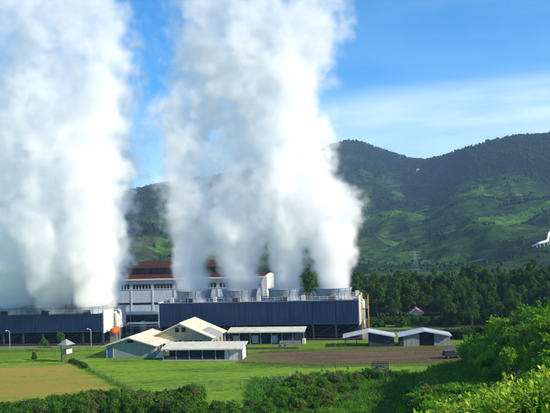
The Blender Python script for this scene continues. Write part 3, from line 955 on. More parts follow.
s = MB(); s.tube([(0, .9, 3.3), (12.4, .9, 3.3)], 0.18, M['pipe'], 10); s.tube([(0, .9, 2.6), (12.4, .9, 2.6)], 0.14, M['steel'], 10); s.build('small_pipes', a)
for x in (1.5, 5.5, 9.5, 12):
    s = MB(); s.tube([(x, -.5, 0), (x, -.5, 4.0)], .09, M['steel'], 6); s.tube([(x, 1.3, 0), (x, 1.3, 4.0)], .09, M['steel'], 6)
    s.tube([(x, -.5, 2.4), (x, 1.3, 2.4)], .06, M['steel'], 6); s.tube([(x, -.5, 3.78), (x, 1.3, 3.78)], .08, M['steel'], 6); s.build('trestle', a)
q = plant_pt(140, 228)
a = empty('process_vessel', q, -TH, 'grey upright vessel with a domed top behind the first house', 'vessel')
s = MB(); s.lathe([(0.9, 0.6), (0.9, 3.6), (0.75, 4.1), (0.35, 4.4), (0.01, 4.45)], (0, 0, 0), M['steel'], 20); s.build('shell', a)
for (x, y) in ((.6, .6), (-.6, .6), (.6, -.6), (-.6, -.6)):
    s = MB(); s.tube([(x, y, 0), (x, y, .8)], .09, M['steel'], 6); s.build('leg', a)


# ------------------------------------------------------------------ houses and sheds
def gable_house(loc, w, dp, ze, zr, wall, roofm, label, over=0.9, base=0.0, name='house'):
    """ridge runs along local y, gables face front and back; origin at the middle of the front gable"""
    t = empty(name, loc, -TH, label, 'house')
    s = MB()
    hw = w / 2
    k = (zr - ze) / (hw + over)                    # roof slope measured at the eaves
    zw = ze + k * over - 0.12
    zt = zr - 0.14
    for y, fl in ((0, True), (dp, False)):
        pts = [(-hw, y, 0), (hw, y, 0), (hw, y, zw), (0, y, zt), (-hw, y, zw)]
        s.poly(pts if fl else list(reversed(pts)), wall)
    s.poly([(hw, 0, 0), (hw, dp, 0), (hw, dp, zw), (hw, 0, zw)], wall)
    s.poly([(-hw, dp, 0), (-hw, 0, 0), (-hw, 0, zw), (-hw, dp, zw)], wall)
    s.build('wall', t)
    r = MB()
    e = hw + over
    r.slab((0, -over, zr), (e, -over, ze), (e, dp + over, ze), (0, dp + over, zr), 0.12, roofm)
    r.slab((-e, -over, ze), (0, -over, zr), (0, dp + over, zr), (-e, dp + over, ze), 0.12, roofm)
    rf = r.build('roof', t)
    b = MB(); b.tube([(0, -over - .02, zr + .02), (0, dp + over + .02, zr + .02)], 0.10, roofm, 6); b.build('ridge_cap', rf)
    b = MB()
    b.slab((0, -over - .06, zr - .03), (e, -over - .06, ze - .03), (e, -over - .003, ze - .03), (0, -over - .003, zr - .03), .22, M['plaster'])
    b.slab((-e, -over - .06, ze - .03), (0, -over - .06, zr - .03), (0, -over - .003, zr - .03), (-e, -over - .003, ze - .03), .22, M['plaster'])
    b.build('barge_board', rf)
    for sx in (-1, 1):
        gt = MB(); gt.tube([(sx * (e + .06), -over, ze - .1), (sx * (e + .06), dp + over, ze - .16)], .07, M['steel'], 6)
        gt.tube([(sx * (e + .06), .3, ze - .12), (sx * (hw + .12), .3, ze - .5), (sx * (hw + .12), .3, .1)], .045, M['pipe'], 6)
        gt.build('gutter', rf)
    return t


# first house (left)
t = gable_house((-36.0, 183.6, 0), 12.2, 16.0, 3.0, 5.05, M['green_wall'], M['cream'], 'grey green gabled house with a cream roof, behind the lawn')
s = MB(); s.box(-.75, .75, -.07, -.003, 3.72, 4.3, M['dark']); s.build('gable_vent', t)
s = MB(); s.box(-6.16, -6.103, 1.0, 4.0, 0.3, 2.6, M['bluedoor']); s.build('door', t)
s = MB(); s.box(-5.9, -4.4, -.07, -.003, 0.1, 2.4, M['bluedoor']); d = s.build('door', t)
s = MB(); s.box(-5.98, -5.903, -.1, -.003, 0.1, 2.48, M['plaster']); s.box(-4.397, -4.32, -.1, -.003, 0.1, 2.48, M['plaster']); s.build('frame', d)
for yy in (2.0, 6.0, 10.5):
    s = MB(); s.box(6.103, 6.17, yy, yy + 2.2, 1.0, 2.4, M['glass']); w_ = s.build('window', t)
    s = MB(); s.box(6.103, 6.22, yy - .12, yy - .003, .9, 2.5, M['plaster']); s.box(6.103, 6.22, yy + 2.203, yy + 2.32, .9, 2.5, M['plaster']); s.build('frame', w_)
s = MB(); s.box(-6.02, 6.02, -.04, -.003, 0, 0.35, M['conc']); s.build('plinth', t)
# porch with white rails at its right front corner
s = MB()
for yy in (-.5, 1.6, 4.0):
    s.box(6.65, 6.8, yy, yy + .15, 0, 2.9, M['plaster'])
s.box(6.1, 6.85, -.5, 4.2, 0.02, .35, M['conc'])
s.slab((6.62, -.35, 1.3), (6.7, -.35, 1.3), (6.7, 4.1, 1.3), (6.62, 4.1, 1.3), .1, M['plaster'])
s.build('porch', t)
s = MB()
s.slab((6.9, -2.2, .5), (8.6, -2.0, .5), (8.6, 1.5, 1.3), (6.9, 1.5, 1.3), .12, M['plaster'])
for (x, y, z) in ((7.0, -2.0, .45), (8.5, -1.9, .45), (7.0, 1.3, 1.1), (8.5, 1.3, 1.1)): s.tube([(x, y, 0), (x, y, z)], .07, M['wood'], 6)
s.build('ramp', t)

# second house (middle)
t = gable_house((-24.7, 191.0, 0), 15.6, 13.0, 3.6, 7.35, M['olive_wall'], M['cream'], 'larger olive gabled house with a steep cream roof, just before the blue tower', 0.9)
for x in (-.95, .75):
    s = MB(); s.box(x - .5, x + .5, -.07, -.003, 5.0, 6.15, M['dark']); s.build('gable_vent', t)
for i in range(5):
    x = -6.2 + 2.7 * i
    s = MB(); s.box(x - 1.1, x + 1.1, -.07, -.003, 1.0, 2.9, M['glass']); w_ = s.build('window', t)
    s = MB(); s.box(x - 1.2, x - 1.103, -.1, -.003, .9, 3.0, M['plaster']); s.box(x + 1.103, x + 1.2, -.1, -.003, .9, 3.0, M['plaster']); s.box(x - .05, x + .05, -.1, -.073, 1.0, 2.9, M['plaster']); s.build('frame', w_)
for yy in (1.5, 5.0, 9.0):
    s = MB(); s.box(7.803, 7.87, yy, yy + 2.0, 1.0, 2.6, M['glass']); s.build('window', t)
# grey sheet patch low on the right slope
k = (7.35 - 3.6) / 8.7
def rs(x, y, dz=0.03): return (x, y, 7.35 - k * x + dz)
s = MB(); s.slab(rs(4.9, 1.8), rs(8.74, 1.8), rs(8.74, 9.5), rs(4.9, 9.5), .025, M['greyroof'])
s.build('roof_panel', t)
for yy in (0, 4.2, 8.4, 12.6):
    s = MB(); s.tube([(8.3, yy, 0), (8.3, yy, 3.6)], .09, M['plaster'], 6); s.build('veranda_post', t)

# annex roof between the two houses
q = Vector((-27.6, 186.5, 0))
t = empty('lean_to', q, -TH, 'small cream lean-to roof between the two houses', 'shed')
s = MB(); s.slab((-2.0, 0, 3.1), (3.0, -.4, 2.5), (3.4, 3.4, 2.5), (-2.0, 3.6, 3.3), .1, M['cream']); s.build('roof', t)
for (x, y, z) in ((-1.7, .3, 2.9), (2.7, 0, 2.4), (3.0, 3.0, 2.4), (-1.7, 3.2, 3.1)):
    s = MB(); s.tube([(x, y, 0), (x, y, z)], .07, M['wood'], 6); s.build('post', t)


def open_shed(loc, L, dp, zf, zb, roofm, label, name='open_shed', bays=6, endwall=True):
    """mono-pitch roof falling towards the viewer; origin at the front left corner"""
    t = empty(name, loc, -TH, label, 'shed')
    s = MB(); s.slab((0, 0, zf), (L, 0, zf), (L, dp, zb), (0, dp, zb), .12, roofm); rf = s.build('roof', t)
    s = MB(); s.slab((0, -.07, zf + .02), (L, -.07, zf + .02), (L, -.003, zf + .02), (0, -.003, zf + .02), .3, M['plaster']); s.build('fascia', rf)
    for i in range(bays + 1):
        x = .4 + (L - .8) * i / bays
        s = MB(); s.box(x - .08, x + .08, .5, .66, 0, zf - .05, M['steel']); s.build('post', t)
    s = MB(); s.box(.3, L - .3, dp - .5, dp - .35, 0, zb - .3, M['darkwall']); s.build('back_wall', t)
    return t


# car port in front of the second house
t = open_shed((-27.9, 178.6, 0), 19.8, 6.0, 2.65, 3.55, M['creamx'], 'open fronted car port with a long cream roof beside the lawn', 'car_port', 6)
s = MB(); s.box(15.2, 19.4, .7, 5.0, 0, 2.55, M['plaster']); s.build('store_room', t)
s = MB(); s.box(0.5, 18.6, -1.0, 5.4, 0.004, .06, M['conc']); s.build('floor_slab', t)

# long shed along the right tower
t = open_shed((-13.8, 201.6, 0), 20.8, 4.4, 3.4, 4.15, M['creamx'], 'long narrow shed roof along the foot of the blue cooling tower', 'long_shed', 7)
s = MB(); s.box(20.0, 20.7, .4, 2.4, 0, 1.3, M['plaster']); s.build('end_pier', t)
s = MB(); s.box(14.0, 19.6, .3, .55, 0, .95, M['conc']); s.build('low_wall', t)
for i in range(5):
    s = MB(); s.box(0.9 + 2.6 * i, 2.6 + 2.6 * i, 3.0, 3.6, 0, 2.0, M['darkwall'] if i % 2 else M['hallpil']); s.build('locker', t)

# kerb wall before the long shed
q = Vector((-10.5, 192.4, 0))
a = tag(MB().box(0, 15.5, 0, .4, 0, .55, M['wood']).build('low_wall'), 'low dark kerb wall on the grass before the long shed', 'wall')
a.location = q; a.rotation_euler = (0, 0, -TH)


def low_hut(loc, label, kind):
    """gable facing the viewer with a very low pitch; origin under the apex"""
    t = empty('low_hut', loc, R(-6), label, 'hut')
    hw, dp, zr, ze = 6.55, 5.5, 3.95, 2.65
    s = MB()
    s.slab((0, -.8, zr), (hw, -.8, ze), (hw, dp, ze), (0, dp, zr), .12, M['paleroof'])
    s.slab((-hw, -.8, ze), (0, -.8, zr), (0, dp, zr), (-hw, dp, ze), .12, M['paleroof'])
    rf = s.build('roof', t)
    s = MB()
    s.slab((0, -.87, zr + .02), (hw, -.87, ze + .02), (hw, -.803, ze + .02), (0, -.803, zr + .02), .34, M['hallpil'])
    s.slab((-hw, -.87, ze + .02), (0, -.87, zr + .02), (0, -.803, zr + .02), (-hw, -.803, ze + .02), .34, M['hallpil'])
    s.build('barge_board', rf)
    def zz(x): return zr - (zr - ze) * abs(x) / hw - .14
    def panel(x0, x1, m, nm, y=0.0):
        p = MB(); a = [(x0, y, 0), (x1, y, 0), (x1, y + .15, 0), (x0, y + .15, 0)]
        b = [(x0, y, zz(x0)), (x1, y, zz(x1)), (x1, y + .15, zz(x1)), (x0, y + .15, zz(x0))]
        p.hexa(a + b, m); return p.build(nm, t)
    if kind == 'left':
        panel(0.0, 6.2, M['darkwall'], 'front_wall')
        panel(0.0, 6.2, M['darkwall'], 'back_wall', dp - .4)
        s = MB(); s.box(-.15, -.003, 0, dp - .3, 0, zr - .3, M['darkwall']); s.build('side_wall', t)
        for (x, y) in ((-6.0, 0), (-6.0, dp - .5), (-3.2, dp - .5)):
            s = MB(); s.box(x - .09, x + .09, y, y + .18, 0, zz(x), M['wood']); s.build('post', t)
    else:
        panel(-6.2, -5.15, M['darkwall'], 'front_wall')
        panel(-5.147, -1.3, M['shadeplaster'], 'front_wall')
        panel(2.3, 6.2, M['shadeplaster'], 'front_wall')
        panel(-1.297, 2.297, M['dark'], 'doorway', .6)
        panel(-6.2, -.003, M['darkwall'], 'back_wall', dp - .4); panel(0, 6.2, M['darkwall'], 'back_wall', dp - .4)
        s = MB(); s.box(6.05, 6.2, .153, dp - .403, 0, zz(6.2), M['plaster']); s.build('side_wall', t)
    return t


low_hut((22.5, 190.2, 0), 'low hut with an open left bay and dark boards, on the dirt lot', 'left')
low_hut((36.1, 188.7, 0), 'low hut with white wall panels and a dark doorway, on the dirt lot', 'right')
s = MB()
s.slab((0, 0, .9), (3.6, 0, .7), (3.6, 2.2, .7), (0, 2.2, .9), .08, M['paleroof'])
o = empty('sheet_pile', (45.0, 186.0, 0), R(-6), 'low pale stack of sheets beside the white panelled hut', 'pile')
s.build('top_sheet', o)
s = MB(); s.box(.3, 3.3, .3, 1.9, 0, .6, M['wood']); s.build('timber', o)

# red roofed cottage among the trees
t = gable_house((44.0, 243.0, 0), 4.0, 4.5, 2.5, 4.3, M['plaster'], M['redroof'], 'small red roofed cottage at the edge of the wood', .5, name='cottage')
s = MB(); s.box(-1.6, -.6, -.07, -.003, 0, 2.1, M['bluedoor']); s.build('door', t)
s = MB(); s.box(.6, 1.8, -.07, -.003, .9, 2.0, M['glass']); s.build('window', t)

# guard hut on legs
t = empty('guard_hut', (-51.0, 182.0, 0), R(-30), 'small watch hut on legs with a pyramid roof, at the corner of the field', 'watch hut')
s = MB()
for (a_, b_) in ((0, 1), (1, 2), (2, 3), (3, 0)):
    cs = [(-2.1, -2.1, 4.0), (2.1, -2.1, 4.0), (2.1, 2.1, 4.0), (-2.1, 2.1, 4.0)]
    s.poly([cs[a_], cs[b_], (0, 0, 5.35)], M['greyroof'])
s.poly([(-2.1, 2.1, 3.99), (2.1, 2.1, 3.99), (2.1, -2.1, 3.99), (-2.1, -2.1, 3.99)], M['wood'])
s.build('roof', t)
s = MB()
for (x, y) in ((-1.2, -1.2), (1.2, -1.2), (1.2, 1.2), (-1.2, 1.2)):
    l_ = MB(); l_.box(x - .1, x + .1, y - .1, y + .1, 0, 3.98, M['wood']); l_.build('leg', t)
s.box(-1.3, 1.3, -1.3, 1.3, 1.75, 1.9, M['wood'])
s.build('platform', t)
s = MB()
s.box(-1.3, 1.3, -1.36, -1.303, 1.9, 2.95, M['green_wall']); s.box(-1.3, 1.3, 1.303, 1.36, 1.9, 2.95, M['green_wall'])
s.box(-1.36, -1.303, -1.3, 1.3, 1.9, 2.95, M['green_wall']); s.box(1.303, 1.36, -1.3, 1.3, 1.9, 2.95, M['plaster'])  # right panel white: sunlight on that side is put into the colour
s.build('parapet', t)
s = MB()
s.tube([(-1.2, -1.2, .1), (1.2, -1.2, 1.7)], .06, M['wood'], 5); s.tube([(1.2, -1.2, .1), (1.2, 1.2, 1.7)], .06, M['wood'], 5)
s.tube([(1.2, -1.2, .1), (-1.2, -1.2, 1.7)], .06, M['wood'], 5)
s.build('brace', t)
s = MB()
for dx in (-.3, .3): s.tube([(dx, -2.4, 0), (dx, -1.4, 1.9)], .05, M['wood'], 5)
for i in range(5): s.tube([(-.3, -2.3 + .18 * i, .25 + .34 * i), (.3, -2.3 + .18 * i, .25 + .34 * i)], .04, M['wood'], 5)
s.build('ladder', t)
t.scale = (.70, .70, 1)


# street lamps
def lamp(loc, rz, label):
    t = empty('street_lamp', loc, rz, label, 'street lamp', 'lamps along the yard')
    s = MB(); s.tube([(0, 0, 0), (0, 0, 4.6), (-.2, 0, 4.95), (-.7, 0, 5.1)], [.08, .06, .05, .04], M['pipe'], 8); s.build('pole', t)
    s = MB(); s.lathe([(.01, .12), (.2, .1), (.3, 0), (.22, -.1), (.01, -.13)], (-.9, 0, 5.08), M['pipe'], 12); s.build('lamp_head', t)
    return t


lamp((-73.2, 206.5, 0), 0, 'grey curved street lamp at the far left before the cooling tower')
lamp((-50.6, 204.5, 0), 0, 'grey curved street lamp near the right end of the left cooling tower')


# fences
def fence(pts, label, h=1.3, step=3.2, m=None, wires=3, lean=0.05):
    m = m or M['post']
    rnd = random.Random(len(label))
    t = empty('fence', (pts[0][0], pts[0][1], 0), 0, label, 'fence')
    ox, oy = pts[0][0], pts[0][1]
    tops = []
    for a, b in zip(pts, pts[1:]):
        L = math.hypot(b[0] - a[0], b[1] - a[1]); n = max(1, int(L / step))
        for i in range(n + 1):
            x, y = a[0] + (b[0] - a[0]) * i / n - ox, a[1] + (b[1] - a[1]) * i / n - oy
            hh = h * rnd.uniform(.9, 1.12)
            dx, dy = rnd.uniform(-lean, lean), rnd.uniform(-lean, lean)
            s = MB(); s.tube([(x, y, -.1), (x + dx * hh, y + dy * hh, hh)], .06, m, 6); s.build('post', t)
            tops.append((x, y, dx, dy))
    s = MB()
    for k in range(wires):
        z = h * (0.3 + 0.55 * k / max(1, wires - 1))
        for p, q_ in zip(tops, tops[1:]):
            s.tube([(p[0] + p[2] * z, p[1] + p[3] * z, z), (q_[0] + q_[2] * z, q_[1] + q_[3] * z, z)], .012, M['steel'], 4, False)
    s.build('wire', t)
    return t


fence([(-48, 178.5), (-36, 157), (-26.2, 139)], 'thin post fence between the ochre field and the lawn', 1.2, 3.6, M['wood'])
fence([(-27, 138.5), (12, 145)], 'thin post and wire fence along the near edge of the lawn', 1.7, 6.0, M['wood'])
fence([(-80, 203.5), (-45, 197.8)], 'pale rail fence before the left cooling tower', 1.1, 2.5, M['wood'], 2)
# gate in the near fence
t = empty('field_gate', (-1.6, 143.5, 0), R(8), 'wooden gate frame with a pale post, between the lawn and the bushes', 'gate')
for x, m_, hh in ((0, M['wood'], 2.0), (3.5, M['post'], 2.3)):
    s = MB(); s.box(x - .1, x + .1, -.1, .1, 0, hh, m_); s.build('post', t)
s = MB()
for z in (.5, 1.1, 1.7): s.tube([(0.1, 0, z), (3.4, 0, z)], .05, M['wood'], 6)
s.tube([(0.1, 0, .5), (3.4, 0, 1.7)], .04, M['wood'], 6)
s.build('rails', t)
# bare pole on the near edge of the dirt lot
t = empty('pole', (11.6, 160.0, 0), 0, 'thin bare pole at the near edge of the dirt lot', 'pole')
s = MB(); s.tube([(0, 0, 0), (0.1, 0, 5.6)], [.07, .05], M['wood'], 6); s.build('shaft', t)
s = MB(); s.tube([(-.4, 0, 5.3), (.6, 0, 5.32)], .04, M['wood'], 6); s.build('cross_arm', t)


# vehicles
def wheel(parent, x, y, r, w):
    s = MB(); s.lathe([(r * .55, -w / 2), (r * .95, -w / 2), (r, -w * .3), (r, w * .3), (r * .95, w / 2), (r * .55, w / 2)], (x, y, r), M['black'], 20, 'y'); wh = s.build('wheel', parent)
    s = MB(); s.lathe([(.01, -w * .4), (r * .55, -w * .45), (r * .55, w * .45), (.01, w * .4)], (x, y, r), M['truckgrey'], 14, 'y'); s.build('rim', wh)
    return wh


# dark jeep
t = empty('parked_jeep', (38.0, 168.8, 0), R(12), 'small dark jeep parked at the right end of the dirt lot', 'jeep')
s = MB()
prof = [(-1.8, .45), (1.8, .45), (1.85, .95), (1.1, 1.05), (.85, 1.12), (-1.75, 1.12), (-1.85, .8)]
for sgn in (1,):
    a_ = [(x, -.8, z) for x, z in prof]; b_ = [(x, .8, z) for x, z in prof]
    s.poly(a_, M['carblue']); s.poly(list(reversed(b_)), M['carblue'])
    for i in range(len(prof)):
        j = (i + 1) % len(prof); s.poly([a_[j], a_[i], b_[i], b_[j]], M['carblue'])
s.build('body', t)
s = MB(); s.hexa([(-1.7, -.76, 1.123), (.8, -.76, 1.123), (.8, .76, 1.123), (-1.7, .76, 1.123), (-1.6, -.68, 1.78), (.45, -.68, 1.78), (.45, .68, 1.78), (-1.6, .68, 1.78)], M['carblue']); cb = s.build('cab', t)
s = MB()
s.hexa([(-1.5, -.775, 1.2), (-.4, -.775, 1.2), (-.4, -.745, 1.2), (-1.5, -.745, 1.2), (-1.45, -.72, 1.68), (-.4, -.72, 1.68), (-.4, -.68, 1.68), (-1.45, -.68, 1.68)], M['glass'])
s.hexa([(-.3, -.775, 1.2), (.65, -.775, 1.2), (.65, -.745, 1.2), (-.3, -.745, 1.2), (-.3, -.72, 1.68), (.4, -.72, 1.68), (.4, -.68, 1.68), (-.3, -.68, 1.68)], M['glass']); s.build('window', cb)
for x in (-1.15, 1.15):
    for y in (-.76, .76): wheel(t, x, y, .36, .24)
for y in (-.55, .55):
    s = MB(); s.lathe([(.12, 0), (.1, .05), (.01, .06)], (1.84, y, .78), M['pipe'], 10, 'x'); s.build('headlight', t)
s = MB(); s.box(-1.95, -1.86, -.75, .75, .45, .6, M['pipe']); s.box(1.87, 1.97, -.75, .75, .42, .58, M['pipe']); s.build('bumper', t)

# dark stake-sided cart
t = empty('stake_cart', (20.2, 153.5, 0), R(-8), 'dark stake sided cart standing at the edge of the dirt lot above the bushes', 'cart')
s = MB(); s.box(-1.7, 1.7, -.8, .8, .65, .8, M['truckgrey']); s.build('bed', t)
for yy in (-.8, .8):
    s = MB()
    for i in range(9): s.box(-1.65 + .4 * i - .05, -1.65 + .4 * i + .05, yy - .04, yy + .04, .803, 2.2 + .15 * math.sin(i * 2.2), M['wood'])
    for z in (1.1, 1.6, 2.05): s.box(-1.7, 1.7, yy - .09 if yy < 0 else yy + .043, yy - .043 if yy < 0 else yy + .09, z, z + .12, M['truckgrey'])
    s.build('stake_side', t)
for xx in (-1.7, 1.7):
    s = MB()
    for i in range(5): s.box(xx - .04, xx + .04, -.6 + .3 * i - .05, -.6 + .3 * i + .05, .803, 2.1, M['wood'])
    s.build('stake_end', t)
s = MB(); s.lathe([(.01, .75), (.6, .65), (1.0, .35), (1.2, 0)], (0, 0, .85), M['wood'], 14); s.build('load', t)
for x in (-1.0, 1.0):
    for y in (-.95, .95): wheel(t, x, y, .38, .2)
s = MB(); s.tube([(-1.7, 0, .7), (-2.9, 0, .35)], .06, M['steel'], 6); s.build('drawbar', t)
s = MB(); s.box(-1.0, -.5, -.99, -.92, .45, .7, M['whitepipe']); s.build('mud_flap', t)

# motorbike by the long shed
t = empty('motorbike', (0.8, 195.4, 0), R(20), 'dark motorbike parked before the long shed', 'motorbike')
for x in (-.65, .65): wheel(t, x, 0, .31, .1)
s = MB(); s.tube([(-.65, 0, .31), (-.2, 0, .45), (.3, 0, .75), (.65, 0, .31)], .05, M['truckgrey'], 6); s.tube([(.3, 0, .75), (.42, 0, 1.0)], .04, M['steel'], 6); s.build('frame', t)
s = MB(); s.hexa([(-.8, -.13, .72), (.05, -.13, .68), (.05, .13, .68), (-.8, .13, .72), (-.8, -.1, .84), (.05, -.1, .8), (.05, .1, .8), (-.8, .1, .84)], M['black']); s.build('seat', t)
s = MB(); s.lathe([(.01, -.3), (.15, -.2), (.17, .1), (.08, .3), (.01, .32)], (.22, 0, .78), M['truckgrey'], 12, 'x'); s.build('fuel_tank', t)
s = MB(); s.box(-.3, .2, -.16, .16, .25, .55, M['steel']); s.build('engine', t)
s = MB(); s.tube([(.36, -.35, 1.05), (.42, 0, 1.0), (.36, .35, 1.05)], .025, M['black'], 6); s.build('handlebar', t)

# power pylons beyond the wood
def pylon(loc, h, label):
    t = empty('power_pylon', loc, R(20), label, 'pylon')
    s = MB()
    for sx, sy in ((1, 1), (1, -1), (-1, -1), (-1, 1)):
        s.tube([(sx * 2.2, sy * 2.2, 0), (sx * .7, sy * .7, h * .7), (sx * .35, sy * .35, h)], .07, M['steel'], 4)
    for i in range(6):
        z0, z1 = h * .7 * i / 6, h * .7 * (i + 1) / 6
        w0, w1 = 2.2 - 1.5 * i / 6, 2.2 - 1.5 * (i + 1) / 6
        for (ax, ay, bx, by) in ((-1, -1, 1, -1), (1, -1, 1, 1), (1, 1, -1, 1), (-1, 1, -1, -1)):
            s.tube([(ax * w0, ay * w0, z0), (bx * w1, by * w1, z1)], .04, M['steel'], 4)
    s.build('lattice', t)
    for z in (h * .72, h * .84, h * .96):
        a_ = MB(); a_.tube([(-4, 0, z), (0, 0, z + .5), (4, 0, z)], .08, M['steel'], 4); a_.build('cross_arm', t)
    return t


def hill_z(x, y):
    return hill_h(math.atan2(x, y), math.hypot(x, y))


for px, d, hh, lb in ((413, 500, 17, 'thin grey lattice pylon standing beyond the wood'),):
    p = plant_pt(px, d); pylon((p.x, p.y, hill_z(p.x, p.y) - .5), hh, lb)
# white bent steam pipe on the hillside, far right
def on_hill(px, py, dz):
    v = CAM_ROT @ Vector(((px - 275) / FPX, (206.5 - py) / FPX, -1)); v /= v.y
    for d in range(440, 2300, 4):
        p = Vector((0, 0, EYE)) + v * d
        if hill_z(p.x, p.y) + dz > p.z: break
    return (p.x, p.y, p.z)
pp = [on_hill(533, 246.5, 1.5), on_hill(537, 244.5, 4), on_hill(540, 243, 5), on_hill(544, 242, 5), on_hill(547.5, 240.5, 5)]
pp += [(pp[-1][0] + 2.5, pp[-1][1] + 3, pp[-1][2] + 6), (pp[-1][0] + 5, pp[-1][1] + 6, pp[-1][2] + 7.5), (pp[-1][0] + 25, pp[-1][1] + 16, pp[-1][2] + 8)]
t = empty('steam_pipeline', pp[0], 0, 'white bent steam pipeline on the hillside at the far right', 'pipeline')
s = MB(); s.tube([tuple(Vector(a_) - Vector(pp[0])) for a_ in pp], 1.2, M['whitepipe'], 10); s.build('pipe', t)
for a_ in pp[1:-1]:
    v = Vector(a_) - Vector(pp[0])
    s = MB(); s.box(v.x - .5, v.x + .5, v.y - .5, v.y + .5, v.z - 10, v.z - 1.3, M['conc']); s.build('support', t)
p = on_hill(418, 171, 0)
t = empty('hill_house', p, 0, 'tiny white house high on the wooded hillside', 'house')
s = MB(); s.box(-3, 3, -3, 3, -3, 4, M['whitepipe']); s.build('wall', t)
s = MB(); s.slab((-3.5, -3.5, 4.1), (3.5, -3.5, 4.1), (3.5, 0, 5.8), (-3.5, 0, 5.8), .2, M['paleroof']); s.slab((-3.5, 0, 5.8), (3.5, 0, 5.8), (3.5, 3.5, 4.1), (-3.5, 3.5, 4.1), .2, M['paleroof']); s.build('roof', t)


# ------------------------------------------------------------------ plants
def leaf_cloud(lobes, n, size, aspect=1.7, up=0.35, shell=0.55, seed=0, bend=True):
    """leaf-sized quads spread through the lobes (centre, radii), thicker near their skins"""
    r = np.random.default_rng(seed)
    vol = np.array([a[1][0] * a[1][1] * a[1][2] for a in lobes]) ** 0.75
    cnt = (n * vol / vol.sum()).astype(int) + 1
    P, N = [], []
    for (c, rad), k in zip(lobes, cnt):
        d = r.standard_normal((k, 3)); d /= np.linalg.norm(d, axis=1, keepdims=True)
        q = (shell + (1 - shell) * r.random((k, 1)) ** 0.6) * (1 + 0.13 * r.standard_normal((k, 1)))
        P.append(np.array(c) + d * q * np.array(rad)); N.append(d)
    P, N = np.concatenate(P), np.concatenate(N)
    N = N * 0.6 + r.standard_normal(N.shape) * 0.55 + np.array([0, 0, up])
    N /= np.linalg.norm(N, axis=1, keepdims=True)
    t = np.cross(N, r.standard_normal(N.shape)); t /= np.linalg.norm(t, axis=1, keepdims=True)
    b = np.cross(N, t)
    s = size * (0.6 + 0.8 * r.random((len(P), 1)))
    # a leaf: pointed six-corner blade as two quads
    a0 = P - t * s * 0.5 * aspect
    a1 = P + b * s * 0.5 - t * s * .1
    a2 = P + t * s * 0.5 * aspect - N * s * 0.25
    a3 = P - b * s * 0.5 - t * s * .1
    V = np.stack([a0, a1, a2, a3], 1).reshape(-1, 3)
    F = np.arange(len(V)).reshape(-1, 4)
    return V, F


def crown_lobes(rnd, w, h, z0, n, flat=1.0):
    L = []
    for i in range(n):
        a = rnd.uniform(0, 2 * PI); t = rnd.random()
        rr = w * (0.42 * math.sqrt(rnd.random()))
        z = z0 + h * t
        k = 1 - 0.55 * t
        L.append(((rr * math.cos(a) * (1.25 - .6 * t), rr * math.sin(a) * (1.25 - .6 * t), z),
                  (w * .30 * k * rnd.uniform(.7, 1.25), w * .30 * k * rnd.uniform(.7, 1.25), h * .17 * flat * rnd.uniform(.75, 1.3))))
    return L


def tree_proto(name, seed, w, h, n_leaf, size, m, lobes=None, trunk=True):
    rnd = random.Random(seed)
    L = lobes or crown_lobes(rnd, w, h * .66, h * .28, 15)
    V, F = leaf_cloud(L, n_leaf, size, seed=seed)
    t = empty(name, (0, 0, 0))
    if trunk:
        s = MB()
        r0 = .02 * h
        s.tube([(0, 0, -.3), (rnd.uniform(-.1, .1), rnd.uniform(-.1, .1), h * .3), (rnd.uniform(-.2, .2), rnd.uniform(-.2, .2), h * .6), (0, 0, h * .9)], [r0 * 1.2, r0, r0 * .6, r0 * .15], M['bark'], 7)
        for (c, rad) in L[::2]:
            z = max(h * .2, c[2] - abs(c[0]) * .5 - .6)
            s.tube([(0, 0, z), (c[0] * .6, c[1] * .6, c[2] - .25), tuple(c)], [r0 * .4, r0 * .25, r0 * .1], M['bark'], 5)
        s.build('trunk', t)
    np_obj('crown', np_mesh('crown', V, F, m, False), t)
    return t


used = {}
def place(protos, loc, rz, sc, label, cat, group):
    k = ([q for q in protos if q.name not in used] or [random.choice(protos)])[0]
    if k.name in used: o = copy_tree(k)
    else: o = k; used[k.name] = 1
    o.location = loc; o.rotation_euler = (0, 0, rz)
    o.scale = sc if isinstance(sc, tuple) else (sc, sc, sc)
    tag(o, label, cat, group)
    return o


# the wood behind the huts
trees = [tree_proto('broadleaf_tree', 11 + i, 7.4 + .5 * (i % 3), 16.0, 5200, .40, M['tree_leaf']) for i in range(5)]
spots = []
rows = [(246, 38, 115), (254, 30, 120), (263, 34, 120), (272, 26, 125), (282, 30, 128), (293, 24, 130)]
for ri, (yy, x0, x1) in enumerate(rows):
    x = x0 + random.uniform(0, 4)
    while x < x1:
        spots.append((x, yy + random.uniform(-3, 3) - .05 * x, .66 + .09 * ri * .8 + random.uniform(-.08, .14)))
        x += random.uniform(4.6, 7.0)
for (x, y, s_) in spots:
    if abs(x - 44) < 5 and y < 252: continue
    place(trees, (x, y, 0), random.uniform(0, 6.28), (s_ * random.uniform(.9, 1.2), s_ * random.uniform(.9, 1.2), s_ * .86), *(('dark green tree with a visible trunk in the front rows of the wood', 'tree', 'front trees of the wood') if y < 255 else ('dark green tree in the middle of the dense wood behind the two low huts', 'tree', 'middle trees of the wood') if y < 272 else ('dark green tree at the back of the wood, only its top against the hill', 'tree', 'back trees of the wood')))
place(trees, (86, 258, 0), .4, (.95, .95, 1.12), 'tallest dark tree of the wood, near the right edge', 'tree', None)
for i, (x, y, s_) in enumerate(((5, 262, 1.05), (10, 268, 1.18), (16, 262, .95), (22, 270, 1.1), (0, 275, 1.05), (27, 258, .95))):
    place(trees, (x, y, 0), i * 1.3, s_, 'green tree standing behind the fan stacks of the blue cooling tower', 'tree', 'trees behind the blue tower')

